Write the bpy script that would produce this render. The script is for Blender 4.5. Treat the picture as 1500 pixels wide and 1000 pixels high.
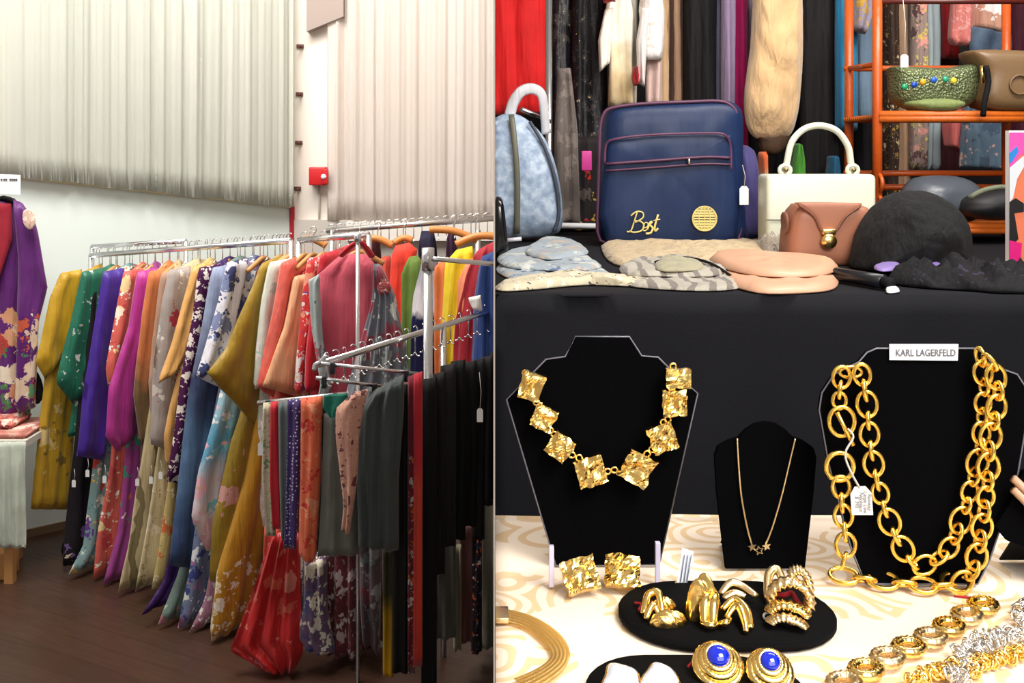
import bpy, bmesh, math, random
from mathutils import Vector, Matrix, noise
PI = math.pi
scn = bpy.context.scene
for o in list(bpy.data.objects): bpy.data.objects.remove(o)
C = scn.collection
# ---------------------------------------------------------------- camera, world, lights, exposure
H = 1.95            # camera height over the kimono room's floor
PX, PV, F = 724.0, 230.0, 1500.0   # principal column / horizon row / focal length (1500x1000 frame)
cd = bpy.data.cameras.new('camera'); cam = bpy.data.objects.new('camera', cd); C.objects.link(cam)
cam.location = (0, 0, H); cam.rotation_euler = (PI/2, 0, 0)
cd.sensor_width = 36; cd.lens = 36*F/1500; cd.shift_x = (750-PX)/1500; cd.shift_y = -(500-PV)/1500
cd.clip_start = 0.05; scn.camera = cam
scn.view_settings.view_transform = 'Standard'; scn.view_settings.look = 'None'
scn.view_settings.gamma = 1; scn.view_settings.use_curve_mapping = False
scn.view_settings.exposure = 0.0
w = bpy.data.worlds.new('world'); scn.world = w; w.use_nodes = True
w.node_tree.nodes['Background'].inputs[0].default_value = (1.0, 0.96, 0.91, 1)
w.node_tree.nodes['Background'].inputs[1].default_value = 0.38
def area(name, loc, tgt, sx, sy, energy, col=(1, .95, .88)):
    l = bpy.data.lights.new(name, 'AREA'); l.shape = 'RECTANGLE'; l.size = sx; l.size_y = sy
    l.energy = energy; l.color = col
    o = bpy.data.objects.new(name, l); C.objects.link(o); o.location = loc
    o.rotation_euler = (Vector(tgt)-Vector(loc)).to_track_quat('-Z', 'Y').to_euler()
    return o
area('ceiling_panel_light', (-1.9, 3.4, 4.3), (-1.7, 5.4, 2.0), 2.6, 1.6, 172, (1, .97, .92))
area('curtain_fill_light', (-.9, 4.6, 4.4), (-.7, 6.2, 2.4), 1.2, .5, 70, (1, .93, .88))  # added fill inside the room, brightens the back curtain
area('table_light', (.75, .15, 2.9), (.4, 1.05, 1.55), .8, .6, 36, (1, .96, .92))
area('gold_reflection_fill', (.9, -1.2, 3.0), (.4, 1.6, 1.6), 2.4, 1.6, 45, (1, .97, .94))  # soft fill added behind the camera for the gold to reflect
area('rack_light', (1.1, 1.9, 3.3), (.9, 3.2, 1.9), 1.4, .5, 48, (1, .95, .9))

# ---------------------------------------------------------------- helpers
ROOM = 'L'
def P(px, v, Y): return Vector(((px-PX)/F*Y, Y, H-(v-PV)/F*Y))
HF, HB = 0.43, 0.24                      # camera height over front / back table
def PT(px, v, drop, dz=0):               # point on a table top
    Y = drop*F/(v-PV); return Vector(((px-PX)/F*Y, Y, H-drop+dz))
def finish(bm):
    xs = [v.co.x for v in bm.verts]
    if not xs: return
    e = 0.0012
    if ROOM == 'L' and max(xs) > -e and min(xs) < -e:
        r = bmesh.ops.bisect_plane(bm, geom=bm.verts[:]+bm.edges[:]+bm.faces[:], plane_co=(-e, 0, 0), plane_no=(1, 0, 0), clear_outer=True)
    elif ROOM == 'R' and min(xs) < e and max(xs) > e:
        r = bmesh.ops.bisect_plane(bm, geom=bm.verts[:]+bm.edges[:]+bm.faces[:], plane_co=(e, 0, 0), plane_no=(1, 0, 0), clear_inner=True)
    else: return
    ed = [g for g in r['geom_cut'] if isinstance(g, bmesh.types.BMEdge)]
    try: bmesh.ops.holes_fill(bm, edges=ed, sides=0)
    except Exception: pass
def thing(name, label, cat, loc, group=None):
    o = bpy.data.objects.new(name, None); C.objects.link(o); o.empty_display_size = .05
    o.location = loc; o['label'] = label; o['category'] = cat
    if group: o['group'] = group
    return o
def obj(name, bm, m, parent=None, smooth=True, label=None, cat=None, group=None, kind=None, recalc=True):
    finish(bm)
    if recalc: bmesh.ops.recalc_face_normals(bm, faces=bm.faces[:])
    if parent is not None:
        off = Vector(parent.location)
        p = parent.parent
        while p: off = off + Vector(p.location); p = p.parent
    else:
        n = max(1, len(bm.verts)); s = Vector((0, 0, 0))
        for v in bm.verts: s += v.co
        off = s/n; off.z = min((v.co.z for v in bm.verts), default=0)
    for v in bm.verts: v.co -= off
    me = bpy.data.meshes.new(name); bm.to_mesh(me); bm.free()
    me.materials.append(m)
    if smooth:
        for p_ in me.polygons: p_.use_smooth = True
    o = bpy.data.objects.new(name, me); C.objects.link(o)
    if parent is not None: o.parent = parent
    else: o.location = off
    if label: o['label'] = label
    if cat: o['category'] = cat
    if group: o['group'] = group
    if kind: o['kind'] = kind
    return o
def box(bm, lo, hi, rz=0, piv=None, bev=0):
    lo, hi = Vector(lo), Vector(hi); c = (lo+hi)/2; s = hi-lo
    r = bmesh.ops.create_cube(bm, size=1, matrix=Matrix.Translation(c) @ Matrix.Rotation(rz, 4, 'Z') @ Matrix.Diagonal((s.x, s.y, s.z, 1)))
    if bev:
        vs = set(r['verts']); es = [e for e in bm.edges if e.verts[0] in vs]
        bmesh.ops.bevel(bm, geom=es, offset=bev, segments=3, affect='EDGES', profile=.5)
    return bm
def B(lo, hi, rz=0, bev=0): return box(bmesh.new(), lo, hi, rz, None, bev)
def tube(bm, pts, r, n=8, closed=False, flat=1.0, caps=True):
    pts = [Vector(p) for p in pts]; N = len(pts); rings = []
    up = None
    for i, p in enumerate(pts):
        a = pts[(i-1) % N] if (closed or i > 0) else p; b = pts[(i+1) % N] if (closed or i < N-1) else p
        t = (b-a); t = t.normalized() if t.length > 1e-9 else Vector((0, 0, 1))
        if up is None:
            up = Vector((0, 0, 1)) if abs(t.z) < .9 else Vector((0, 1, 0))
        u = (up - t*up.dot(t)); u = u.normalized() if u.length > 1e-6 else t.orthogonal().normalized()
        up = u; w_ = t.cross(u)
        rr = r(i/(max(1, N-1))) if callable(r) else r
        rings.append([bm.verts.new(p + (u*math.cos(2*PI*k/n)*flat + w_*math.sin(2*PI*k/n))*rr) for k in range(n)])
    M = N if closed else N-1
    for i in range(M):
        A, Bq = rings[i], rings[(i+1) % N]
        for k in range(n): bm.faces.new((A[k], A[(k+1) % n], Bq[(k+1) % n], Bq[k]))
    if not closed and caps:
        bm.faces.new(rings[0][::-1]); bm.faces.new(rings[-1])
    return bm
def T(pts, r, n=8, **k): return tube(bmesh.new(), pts, r, n, **k)
def smoothpts(pts, k=4, closed=False):
    pts = [Vector(p) for p in pts]; N = len(pts); out = []
    rng = range(N) if closed else range(N-1)
    for i in rng:
        if closed: a, b, c, d = pts[(i-1) % N], pts[i], pts[(i+1) % N], pts[(i+2) % N]
        else: a, b, c, d = pts[max(0, i-1)], pts[i], pts[i+1], pts[min(N-1, i+2)]
        for j in range(k):
            t = j/k
            out.append(.5*((2*b)+(c-a)*t+(2*a-5*b+4*c-d)*t*t+(-a+3*b-3*c+d)*t**3))
    if not closed: out.append(pts[-1])
    return out
def lerp(a, b, t): return a+(b-a)*t
def poly_at(pl, s):
    """pl: list of (x,v); s in 0..1 by length"""
    L = [0]
    for i in range(1, len(pl)): L.append(L[-1]+math.dist(pl[i-1], pl[i]))
    if L[-1] == 0: return pl[0]
    d = s*L[-1]
    for i in range(1, len(pl)):
        if d <= L[i]+1e-9:
            t = (d-L[i-1])/max(1e-9, L[i]-L[i-1])
            return (lerp(pl[i-1][0], pl[i][0], t), lerp(pl[i-1][1], pl[i][1], t))
    return pl[-1]
class Plane:
    """vertical plane through (ox,oy), horizontal direction (dx,dy)"""
    def __init__(s, ox, oy, dx=1, dy=0):
        n = math.hypot(dx, dy); s.o = (ox, oy); s.d = (dx/n, dy/n)
        nn = Vector((s.d[1], -s.d[0], 0))
        if nn.y > 0: nn = -nn
        s.n = nn
    def t(s, px):
        k = (px-PX)/F
        return (k*s.o[1]-s.o[0])/(s.d[0]-k*s.d[1])
    def at(s, px, v):
        t = s.t(px); Y = s.o[1]+t*s.d[1]
        return t, H-(v-PV)/F*Y
    def pt(s, t, z, off=0): return Vector((s.o[0]+t*s.d[0], s.o[1]+t*s.d[1], z)) + s.n*off
def cloth(pl, left, right, th=.05, folds=1.0, amp=.012, rows=26, cols=None, seed=0, tz=False, peak=0, grow=.6, jag=0.0):
    """thick rippled cloth body between a left and a right edge on a plane"""
    rnd = random.Random(seed); 
    conv = (lambda p: p) if tz else (lambda p: pl.at(*p))
    Lp = [conv(p) for p in left]; Rp = [conv(p) for p in right]
    wd = max(math.dist(poly_at(Lp, s), poly_at(Rp, s)) for s in (0, .3, .6, 1))
    nf = max(1, wd/.055*folds)
    if cols is None: cols = max(10, min(60, int(nf*6)))
    ph, ph2 = rnd.uniform(0, 6), rnd.uniform(0, 6)
    bm = bmesh.new(); Fv, Bv = [], []
    for i in range(rows+1):
        s = i/rows; a = poly_at(Lp, s); b = poly_at(Rp, s); fr, br = [], []
        for j in range(cols+1):
            c = j/cols; t = lerp(a[0], b[0], c); z = lerp(a[1], b[1], c)
            if peak: z += peak*max(0, 1-abs(2*c-1)**1.15)*(1-s)**5
            e = (1-abs(2*c-1)**5)**.5 if 0 < c < 1 else 0
            es = min(1, (min(s, 1-s)/.04+.25)) 
            q = c*nf*2*PI
            rp = (math.sin(q+ph+1.6*math.sin(s*2.3+ph2)) + .5*math.sin(q*1.9+ph2+s*1.3))*amp*(1-grow+grow*s)
            rp += noise.noise(Vector((t*7, z*5, seed*3.1)))*amp*1.1
            if jag: z += jag*math.sin(q*.5+ph)*s**8
            hw = th/2*max(.06, e)*es
            fr.append(bm.verts.new(pl.pt(t, z, rp+hw))); br.append(bm.verts.new(pl.pt(t, z, rp*.7-hw)))
        Fv.append(fr); Bv.append(br)
    for i in range(rows):
        for j in range(cols):
            bm.faces.new((Fv[i][j], Fv[i][j+1], Fv[i+1][j+1], Fv[i+1][j]))
            bm.faces.new((Bv[i][j], Bv[i+1][j], Bv[i+1][j+1], Bv[i][j+1]))
        bm.faces.new((Fv[i][0], Fv[i+1][0], Bv[i+1][0], Bv[i][0]))
        bm.faces.new((Fv[i][cols], Bv[i][cols], Bv[i+1][cols], Fv[i+1][cols]))
    for j in range(cols):
        bm.faces.new((Fv[0][j], Bv[0][j], Bv[0][j+1], Fv[0][j+1]))
        bm.faces.new((Fv[rows][j], Fv[rows][j+1], Bv[rows][j+1], Bv[rows][j]))
    return bm
def puff(pts, Y, depth, p=2.5, rings=6, nz=0.0, seed=0, sm=3, lean=0.0):
    """inflated solid from an outline (px,v) standing in the plane at distance Y"""
    W = [P(x, v, Y) for x, v in pts]
    if sm: W = smoothpts(W, sm, True)
    return puffw(W, Vector((0, -1, 0)), depth, p, rings, nz, seed, lean)
def puffw(W, nrm, depth, p=2.5, rings=6, nz=0.0, seed=0, lean=0.0, half=False):
    c = Vector((0, 0, 0))
    for q in W: c += q
    c /= len(W); bm = bmesh.new(); n = len(W); z0 = min(q.z for q in W)
    def ring(s, sign):
        h = depth/2*(max(0, 1-s**p))**(1/p)*sign; out = []
        for q in W:
            r = c+(q-c)*s + nrm*h
            if nz: r += nrm*sign*noise.noise(r*14+Vector((seed, 0, 0)))*nz*(1-s**4)
            if lean: r.y += (r.z-z0)*lean
            out.append(bm.verts.new(r))
        return out
    ss = [1-(1-math.cos(PI/2*i/rings)) for i in range(rings)]
    sides = (1,) if half else (1, -1); base = ring(1, 0)
    for sg in sides:
        prev = base
        for s in ss[1:]:
            cur = ring(s, sg)
            for k in range(n): bm.faces.new((prev[k], prev[(k+1) % n], cur[(k+1) % n], cur[k]))
            prev = cur
        cc = c+nrm*depth/2*sg
        if lean: cc.y += (cc.z-z0)*lean
        cv = bm.verts.new(cc)
        for k in range(n): bm.faces.new((prev[k], prev[(k+1) % n], cv))
    if half: bm.faces.new(base)
    return bm
def extr(W, nrm, th, bev=0):
    bm = bmesh.new(); vs = [bm.verts.new(q) for q in W]; f = bm.faces.new(vs)
    r = bmesh.ops.extrude_face_region(bm, geom=[f]); nv = [g for g in r['geom'] if isinstance(g, bmesh.types.BMVert)]
    for v in nv: v.co += nrm*th
    if bev:
        bmesh.ops.bevel(bm, geom=bm.edges[:], offset=bev, segments=2, affect='EDGES')
    return bm
def heap(pts, drop, h, seed=0, nz=.5, rings=12, sm=4, fr=30, p=5.0, dz=0.0, ridge=0.0, ra=.5):
    """soft low heap lying on a table; outline (px,v) on the table plane"""
    W = [PT(x, v, drop, .001+dz) for x, v in pts]; W = smoothpts(W, sm, True)
    c = Vector((0, 0, 0)); 
    for q in W: c += q
    c /= len(W); n = len(W); bm = bmesh.new(); base = [bm.verts.new(q) for q in W]; prev = base
    for i in range(0, rings):
        s = 1-i/rings; cur = []
        for q in W:
            r = c+(q-c)*s*(1.0); hh = h*(max(0, 1-(s**p)))**.6 + (h*.18 if i == 0 else h*.18)
            f = noise.noise(Vector((r.x*fr, r.y*fr*.7, seed*7.3)))+.3*(1-abs(noise.noise(Vector((r.x*fr*1.4, r.y*fr*.6, seed*3.3))))*3)+.5*noise.noise(Vector((r.x*fr*2.2, r.y*fr*2.2, seed*1.3)))
            if ridge: hh *= 1+ridge*(abs(math.sin((r.x*math.cos(ra)+r.y*math.sin(ra))*70+4*noise.noise(r*9+Vector((seed, 0, 0)))))-.6)
            r.z += max(.0015, hh*(1+nz*f)); cur.append(bm.verts.new(r))
        for k in range(n): bm.faces.new((prev[k], prev[(k+1) % n], cur[(k+1) % n], cur[k]))
        prev = cur
    cv = bm.verts.new(c+Vector((0, 0, h*1.1)))
    for k in range(n): bm.faces.new((prev[k], prev[(k+1) % n], cv))
    bm.faces.new(base)
    return bm
def text(s, size, loc, m, parent, rot=(PI/2, 0, 0), name='lettering', shear=0, ext=.0004, scx=1, off=0, align='CENTER'):
    cu = bpy.data.curves.new('t', 'FONT'); cu.body = s; cu.size = size; cu.align_x = align; cu.align_y = 'CENTER'
    cu.extrude = ext; cu.shear = shear; cu.offset = off; cu.resolution_u = 3
    to = bpy.data.objects.new('t', cu); C.objects.link(to)
    bpy.context.view_layer.update()
    me = bpy.data.meshes.new_from_object(to.evaluated_get(bpy.context.evaluated_depsgraph_get()))
    bpy.data.objects.remove(to); bpy.data.curves.remove(cu)
    bm = bmesh.new(); bm.from_mesh(me); bpy.data.meshes.remove(me)
    from mathutils import Euler
    Mx = Matrix.Translation(loc) @ Euler(rot).to_matrix().to_4x4() @ Matrix.Diagonal((scx, 1, 1, 1))
    bmesh.ops.transform(bm, matrix=Mx, verts=bm.verts[:])
    return obj(name, bm, m, parent, smooth=False, recalc=False)

# ---------------------------------------------------------------- materials
def L3(c): return tuple(((x/255)/12.92 if x/255 <= .04045 else ((x/255+.055)/1.055)**2.4) for x in c)
MC = {}
class N:
    def __init__(s, name):
        s.m = bpy.data.materials.new(name); s.m.use_nodes = True; s.t = s.m.node_tree
        s.b = s.t.nodes['Principled BSDF']
    def n(s, ty, **k):
        q = s.t.nodes.new(ty)
        for a, b in k.items(): setattr(q, a, b)
        return q
    def l(s, a, b): s.t.links.new(a, b)
    def coord(s): return s.n('ShaderNodeTexCoord').outputs['Object']
    def noise(s, sc, det=2, co=None, out='Fac'):
        q = s.n('ShaderNodeTexNoise'); q.inputs['Scale'].default_value = sc; q.inputs['Detail'].default_value = det
        if co is not None: s.l(co, q.inputs['Vector'])
        return q.outputs[out]
    def math(s, op, a, b=None, c=None):
        q = s.n('ShaderNodeMath', operation=op)
        for i, x in enumerate((a, b, c)):
            if x is None: continue
            if isinstance(x, (int, float)): q.inputs[i].default_value = x
            else: s.l(x, q.inputs[i])
        return q.outputs[0]
    def ramp(s, fac, stops, const=False):
        q = s.n('ShaderNodeValToRGB'); r = q.color_ramp
        if const: r.interpolation = 'CONSTANT'
        r.elements[0].position = stops[0][0]; r.elements[0].color = (*stops[0][1], 1)
        r.elements[1].position = stops[-1][0]; r.elements[1].color = (*stops[-1][1], 1)
        for p, c in stops[1:-1]: e = r.elements.new(p); e.color = (*c, 1)
        s.l(fac, q.inputs[0]); return q.outputs[0]
    def mix(s, fac, a, b):
        q = s.n('ShaderNodeMix', data_type='RGBA')
        for i, x in ((0, fac), (6, a), (7, b)):
            if isinstance(x, tuple): q.inputs[i].default_value = (*x[:3], 1)
            elif isinstance(x, (int, float)): q.inputs[i].default_value = x
            else: s.l(x, q.inputs[i])
        return q.outputs[2]
    def set(s, **k):
        for a, b in k.items():
            a = a.replace('_', ' '); q = s.b.inputs[a]
            if isinstance(b, tuple): q.default_value = (*b, 1) if len(b) == 3 else b
            elif isinstance(b, (int, float)): q.default_value = b
            else: s.l(b, q)
    def bump(s, h, st=.3, d=.002):
        q = s.n('ShaderNodeBump'); q.inputs['Strength'].default_value = st; q.inputs['Distance'].default_value = d
        s.l(h, q.inputs['Height']); s.l(q.outputs[0], s.b.inputs['Normal'])
def plain(name, col, rough=.6, metal=0, sheen=0, bump=0, bs=200, var=0.0, spec=None, coat=0, lin=False):
    key = ('p', name)
    if key in MC: return MC[key]
    n = N(name); c = col if lin else L3(col)
    co = n.coord()
    if var:
        f = n.noise(9, 3, co); c2 = tuple(x*(1-var) for x in c); n.set(Base_Color=n.mix(f, c2, tuple(min(1, x*(1+var*.5)) for x in c)))
    else: n.set(Base_Color=c)
    n.set(Roughness=rough, Metallic=metal)
    if sheen: n.set(Sheen_Weight=sheen, Sheen_Roughness=.4)
    if spec is not None: n.set(Specular_IOR_Level=spec)
    if coat: n.set(Coat_Weight=coat)
    if bump: n.bump(n.noise(bs, 3, co), bump, .002)
    MC[key] = n.m; return n.m
def fabric(name, base, pal=None, scale=9, size=.42, zlo=None, zhi=None, zones=None, rough=.75, sheen=.15, distort=.05, dots=None, patch=.0, lines=None, crease=.75):
    """dyed cloth: flowers (palette) between heights zlo..zhi above the hem; zones = [(z, colour)...] dyed bands"""
    key = ('f', name)
    if key in MC: return MC[key]
    n = N(name); co = n.coord(); sep = n.n('ShaderNodeSeparateXYZ'); n.l(co, sep.inputs[0]); z = sep.outputs[2]
    zw = n.math('ADD', z, n.math('MULTIPLY', n.math('SUBTRACT', n.noise(7, 3, co), .5), .42))
    col = L3(base)
    if zones:
        mx = 1.7
        col = n.ramp(n.math('DIVIDE', zw, mx), [(max(0, min(1, a/mx)), L3(c)) for a, c in zones])
    vn = n.noise(14, 3, co)
    cm = n.mix(vn, (.72, .72, .72), (1.12, 1.12, 1.12))
    if patch:
        pass
    if pal:
        nz = n.n('ShaderNodeTexNoise'); nz.inputs['Scale'].default_value = 16; n.l(co, nz.inputs['Vector'])
        vm = n.n('ShaderNodeVectorMath', operation='MULTIPLY_ADD'); n.l(nz.outputs['Color'], vm.inputs[0])
        vm.inputs[1].default_value = (distort*2,)*3; n.l(co, vm.inputs[2])
        nz2 = n.n('ShaderNodeTexNoise'); nz2.inputs['Scale'].default_value = 70; n.l(co, nz2.inputs['Vector'])
        vm2 = n.n('ShaderNodeVectorMath', operation='MULTIPLY_ADD'); n.l(nz2.outputs['Color'], vm2.inputs[0]); vm2.inputs[1].default_value = (.045,)*3; n.l(vm.outputs[0], vm2.inputs[2]); vm = vm2; scale *= 1.45
        def layer(col, sc, sz, pal, seedoff):
            mp = n.n('ShaderNodeVectorMath', operation='ADD'); n.l(vm.outputs[0], mp.inputs[0]); mp.inputs[1].default_value = (seedoff, seedoff*.7, seedoff*1.3)
            v = n.n('ShaderNodeTexVoronoi'); v.inputs['Scale'].default_value = sc; n.l(mp.outputs[0], v.inputs['Vector'])
            s2 = n.n('ShaderNodeSeparateColor'); n.l(v.outputs['Color'], s2.inputs[0])
            stops = [(i/len(pal), L3(c)) for i, c in enumerate(pal)]
            if len(stops) < 2: stops.append((.99, L3(pal[0])))
            fc = n.ramp(s2.outputs[0], stops, True)
            if size >= .34: fc = n.mix(n.math('LESS_THAN', v.outputs['Distance'], sz*.22), fc, L3((214, 186, 130)))
            ma = n.math('MULTIPLY', n.math('LESS_THAN', v.outputs['Distance'], sz), n.math('GREATER_THAN', s2.outputs[1], .22))
            if zlo is not None: ma = n.math('MULTIPLY', ma, n.math('GREATER_THAN', zw, zlo))
            if zhi is not None: ma = n.math('MULTIPLY', ma, n.math('LESS_THAN', zw, zhi))
            return n.mix(ma, col, fc)
        col = layer(col, scale*2.1, size*.8, pal[::-1], 3.3)
        col = layer(col, scale, size, pal, 0)
    if dots:
        v = n.n('ShaderNodeTexVoronoi'); v.inputs['Scale'].default_value = dots[0]; n.l(co, v.inputs['Vector']); v.inputs['Randomness'].default_value = .45
        col = n.mix(n.math('LESS_THAN', v.outputs['Distance'], dots[1]), col, L3(dots[2]))
    if lines:
        wv = n.n('ShaderNodeTexWave'); wv.inputs['Scale'].default_value = lines[0]; wv.inputs['Distortion'].default_value = lines[1]; wv.inputs['Detail'].default_value = 3
        n.l(co, wv.inputs['Vector'])
        col = n.mix(n.math('GREATER_THAN', wv.outputs['Fac'], lines[2]), col, L3(lines[3]))
    mu = n.n('ShaderNodeMix', data_type='RGBA', blend_type='MULTIPLY'); mu.inputs[0].default_value = 1
    if isinstance(col, tuple): mu.inputs[6].default_value = (*col, 1)
    else: n.l(col, mu.inputs[6])
    n.l(cm, mu.inputs[7])
    if sum(base) < 190 and max(base) < 90: sheen = 0; n.set(Specular_IOR_Level=.25)
    n.set(Base_Color=mu.outputs[2], Roughness=rough, Sheen_Weight=sheen)
    mp = n.n('ShaderNodeMapping'); n.l(co, mp.inputs[0]); mp.inputs['Scale'].default_value = (13, 13, 1.6); mp.inputs['Rotation'].default_value = (.12, .1, 0)
    f1 = n.noise(1.6, 3, mp.outputs[0]); f2 = n.noise(7, 3, co)
    h = n.math('ADD', n.math('MULTIPLY', f1, 1.0), n.math('MULTIPLY', f2, .35)); n.bump(h, crease, .022)
    MC[key] = n.m; return n.m
def m_wood_floor():
    n = N('dark_wood_floor'); co = n.coord(); mp = n.n('ShaderNodeMapping'); n.l(co, mp.inputs[0]); mp.inputs['Rotation'].default_value = (0, 0, .5)
    br = n.n('ShaderNodeTexBrick'); n.l(mp.outputs[0], br.inputs['Vector']); br.inputs['Scale'].default_value = 1.0
    br.inputs['Brick Width'].default_value = 1.4; br.inputs['Row Height'].default_value = .11; br.inputs['Mortar Size'].default_value = .002
    br.inputs['Color1'].default_value = (*L3((86, 60, 46)), 1); br.inputs['Color2'].default_value = (*L3((72, 48, 37)), 1); br.inputs['Mortar'].default_value = (*L3((60, 36, 26)), 1)
    m2 = n.n('ShaderNodeMapping'); n.l(mp.outputs[0], m2.inputs[0]); m2.inputs['Scale'].default_value = (3, 26, 1)
    g = n.noise(2.2, 5, m2.outputs[0]); n.set(Base_Color=n.mix(g, br.outputs[0], L3((54, 37, 29))), Roughness=n.math('MULTIPLY_ADD', g, .25, .22))
    n.bump(br.outputs['Fac'], -.2, .002); return n.m
def m_damask():
    n = N('cream_damask'); co = n.coord()
    nz = n.n('ShaderNodeTexNoise'); nz.inputs['Scale'].default_value = 5; n.l(co, nz.inputs['Vector'])
    vm = n.n('ShaderNodeVectorMath', operation='MULTIPLY_ADD'); n.l(nz.outputs['Color'], vm.inputs[0]); vm.inputs[1].default_value = (.10,)*3; n.l(co, vm.inputs[2])
    v = n.n('ShaderNodeTexVoronoi'); v.inputs['Scale'].default_value = 13; n.l(vm.outputs[0], v.inputs['Vector'])
    s = n.math('SINE', n.math('MULTIPLY', v.outputs['Distance'], 30)); m = n.math('MULTIPLY', n.math('GREATER_THAN', s, .25), n.math('GREATER_THAN', n.noise(7, 1, co), .47))
    col = n.mix(m, L3((250, 232, 210)), L3((236, 204, 158)))
    n.set(Base_Color=col, Roughness=n.mix(m, (.6,)*3, (.38,)*3), Sheen_Weight=.2); n.bump(n.math('ADD', n.noise(6, 3, co), n.math('MULTIPLY', m, .2)), .5, .004)
    return n.m
def m_fur(name, c1, c2, sc=60):
    n = N(name); co = n.coord(); mp = n.n('ShaderNodeMapping'); n.l(co, mp.inputs[0]); mp.inputs['Scale'].default_value = (1, 1, .3)
    f = n.noise(sc, 5, mp.outputs[0]); n.set(Base_Color=n.mix(n.noise(12, 4, co), n.mix(f, L3(c1), L3(c2)), L3(c1)), Roughness=.9, Sheen_Weight=.0 if c1[0] < 50 else .5); n.bump(f, .9, .012); return n.m
def m_denim(name, c1, c2, c3, sc=14):
    n = N(name); co = n.coord(); f = n.noise(sc, 6, co); v = n.noise(sc*3, 4, co)
    n.set(Base_Color=n.mix(v, n.ramp(f, [(.35, L3(c1)), (.5, L3(c2)), (.62, L3(c3))]), L3(c2)), Roughness=.8); n.bump(v, .3, .002); return n.m
GOLD = plain('polished_gold', (1.0, .71, .24), .2, 1, lin=True, bump=.12, bs=90)
GOLD2 = plain('brushed_gold', (1.0, .66, .14), .27, 1, lin=True, bump=.25, bs=160)
PGOLD = plain('pale_gold', (.97, .76, .44), .28, 1, lin=True, bump=.2, bs=200)
SILV = plain('silver', (.8, .78, .75), .25, 1, lin=True)
CHR = plain('chrome', (.78, .78, .8), .22, 1, lin=True)
VEL = plain('black_velvet', (.0025, .0025, .003), .95, 0, sheen=.0, lin=True, spec=.0, bump=.2, bs=300)
BLK = plain('black_cloth', (.006, .006, .007), .8, lin=True, spec=.2)
WHT = plain('white_card', (238, 238, 240), .6)
WOODH = plain('pale_wood', (196, 142, 84), .45, var=.2)
ACR = plain('clear_plastic_edge', (105, 105, 116), .15)
INK = plain('grey_ink', (120, 122, 130), .8)
# ================================================================ LEFT ROOM: kimono sale
ROOM = 'L'
WHITEW = plain('warm_white_wall', (222, 214, 204), .8, var=.04)
# floor
obj('floor', B((-4.5, .3, -.05), (0, 6.6, 0)), m_wood_floor(), kind='structure', smooth=False)
# walls: slanted left wall (px0,Y5.22)->(px425,Y6.29), then the end wall
W0 = Vector((-2.52, 5.223, 0)); W1 = Vector((-1.254, 6.29, 0)); wd = (W1-W0).normalized(); wn = Vector((wd.y, -wd.x, 0))
WL = Vector((-4.3, W0.y+(-4.3-W0.x)*wd.y/wd.x, 0))
def wallquad(a, b, z0, z1, th):
    n_ = Vector(((b-a).y, -(b-a).x, 0)).normalized()
    W = [Vector((a.x, a.y, z0)), Vector((b.x, b.y, z0)), Vector((b.x, b.y, z1)), Vector((a.x, a.y, z1))]
    return extr(W, -n_, th)
obj('wall_left', wallquad(WL, W1, 0, 4.0, .1), WHITEW, kind='structure', smooth=False)
obj('wall_back', B((-1.254, 6.29, 0), (0, 6.4, 4.0)), WHITEW, kind='structure', smooth=False)
obj('wall_divider', B((-.0006, .72, 0), (.0006, 6.3, 4.0)), plain('divider_white', (150, 140, 130), .8), kind='structure', smooth=False)
# white panel with sloping top, red end trim, tan ledge
def lw(px, v, off=0):           # point on the left wall plane at pixel
    pl = Plane(W0.x, W0.y, wd.x, wd.y); t, z = pl.at(px, v); return pl.pt(t, z, off), t, z
pl_w = Plane(W0.x, W0.y, wd.x, wd.y)
a, ta, za = lw(-60, 253, .05); b, tb, zb = lw(418, 304, .05)
BOARD = plain('white_board', (224, 235, 230), .5)
bm = extr([pl_w.pt(ta, 0, .05), pl_w.pt(tb, 0, .05), pl_w.pt(tb, zb, .05), pl_w.pt(ta, za, .05)], -pl_w.n, .05)
bd = thing('wall_board', 'long white board covering the lower left wall under the curtains', 'board', (a.x, a.y, 0))
obj('panel', bm, BOARD, bd, smooth=False)
c_, tc, zc = lw(424, 304)
bm = extr([pl_w.pt(tb, 0, .065), pl_w.pt(tc, 0, .065), pl_w.pt(tc, zb+.01, .065), pl_w.pt(tb, zb+.01, .065)], -pl_w.n, .065)
o = obj('end_trim', bm, plain('crimson_trim', (170, 30, 50), .5), bd, smooth=False); o['label'] = 'crimson edge strip'
bm = extr([pl_w.pt(ta, za, .07), pl_w.pt(tb, zb, .07), pl_w.pt(tb, zb+.025, .07), pl_w.pt(ta, za+.045, .07)], -pl_w.n, .07)
obj('trim_1', bm, plain('tan_ledge', (196, 182, 150), .7), kind='structure', smooth=False)
# floor baseboard
obj('baseboard_left', extr([pl_w.pt(ta, 0, .062), pl_w.pt(tb, 0, .062), pl_w.pt(tb, .04, .062), pl_w.pt(ta, .04, .062)], -pl_w.n, .012), plain('skirting', (120, 96, 72), .6), kind='structure', smooth=False)
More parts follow.
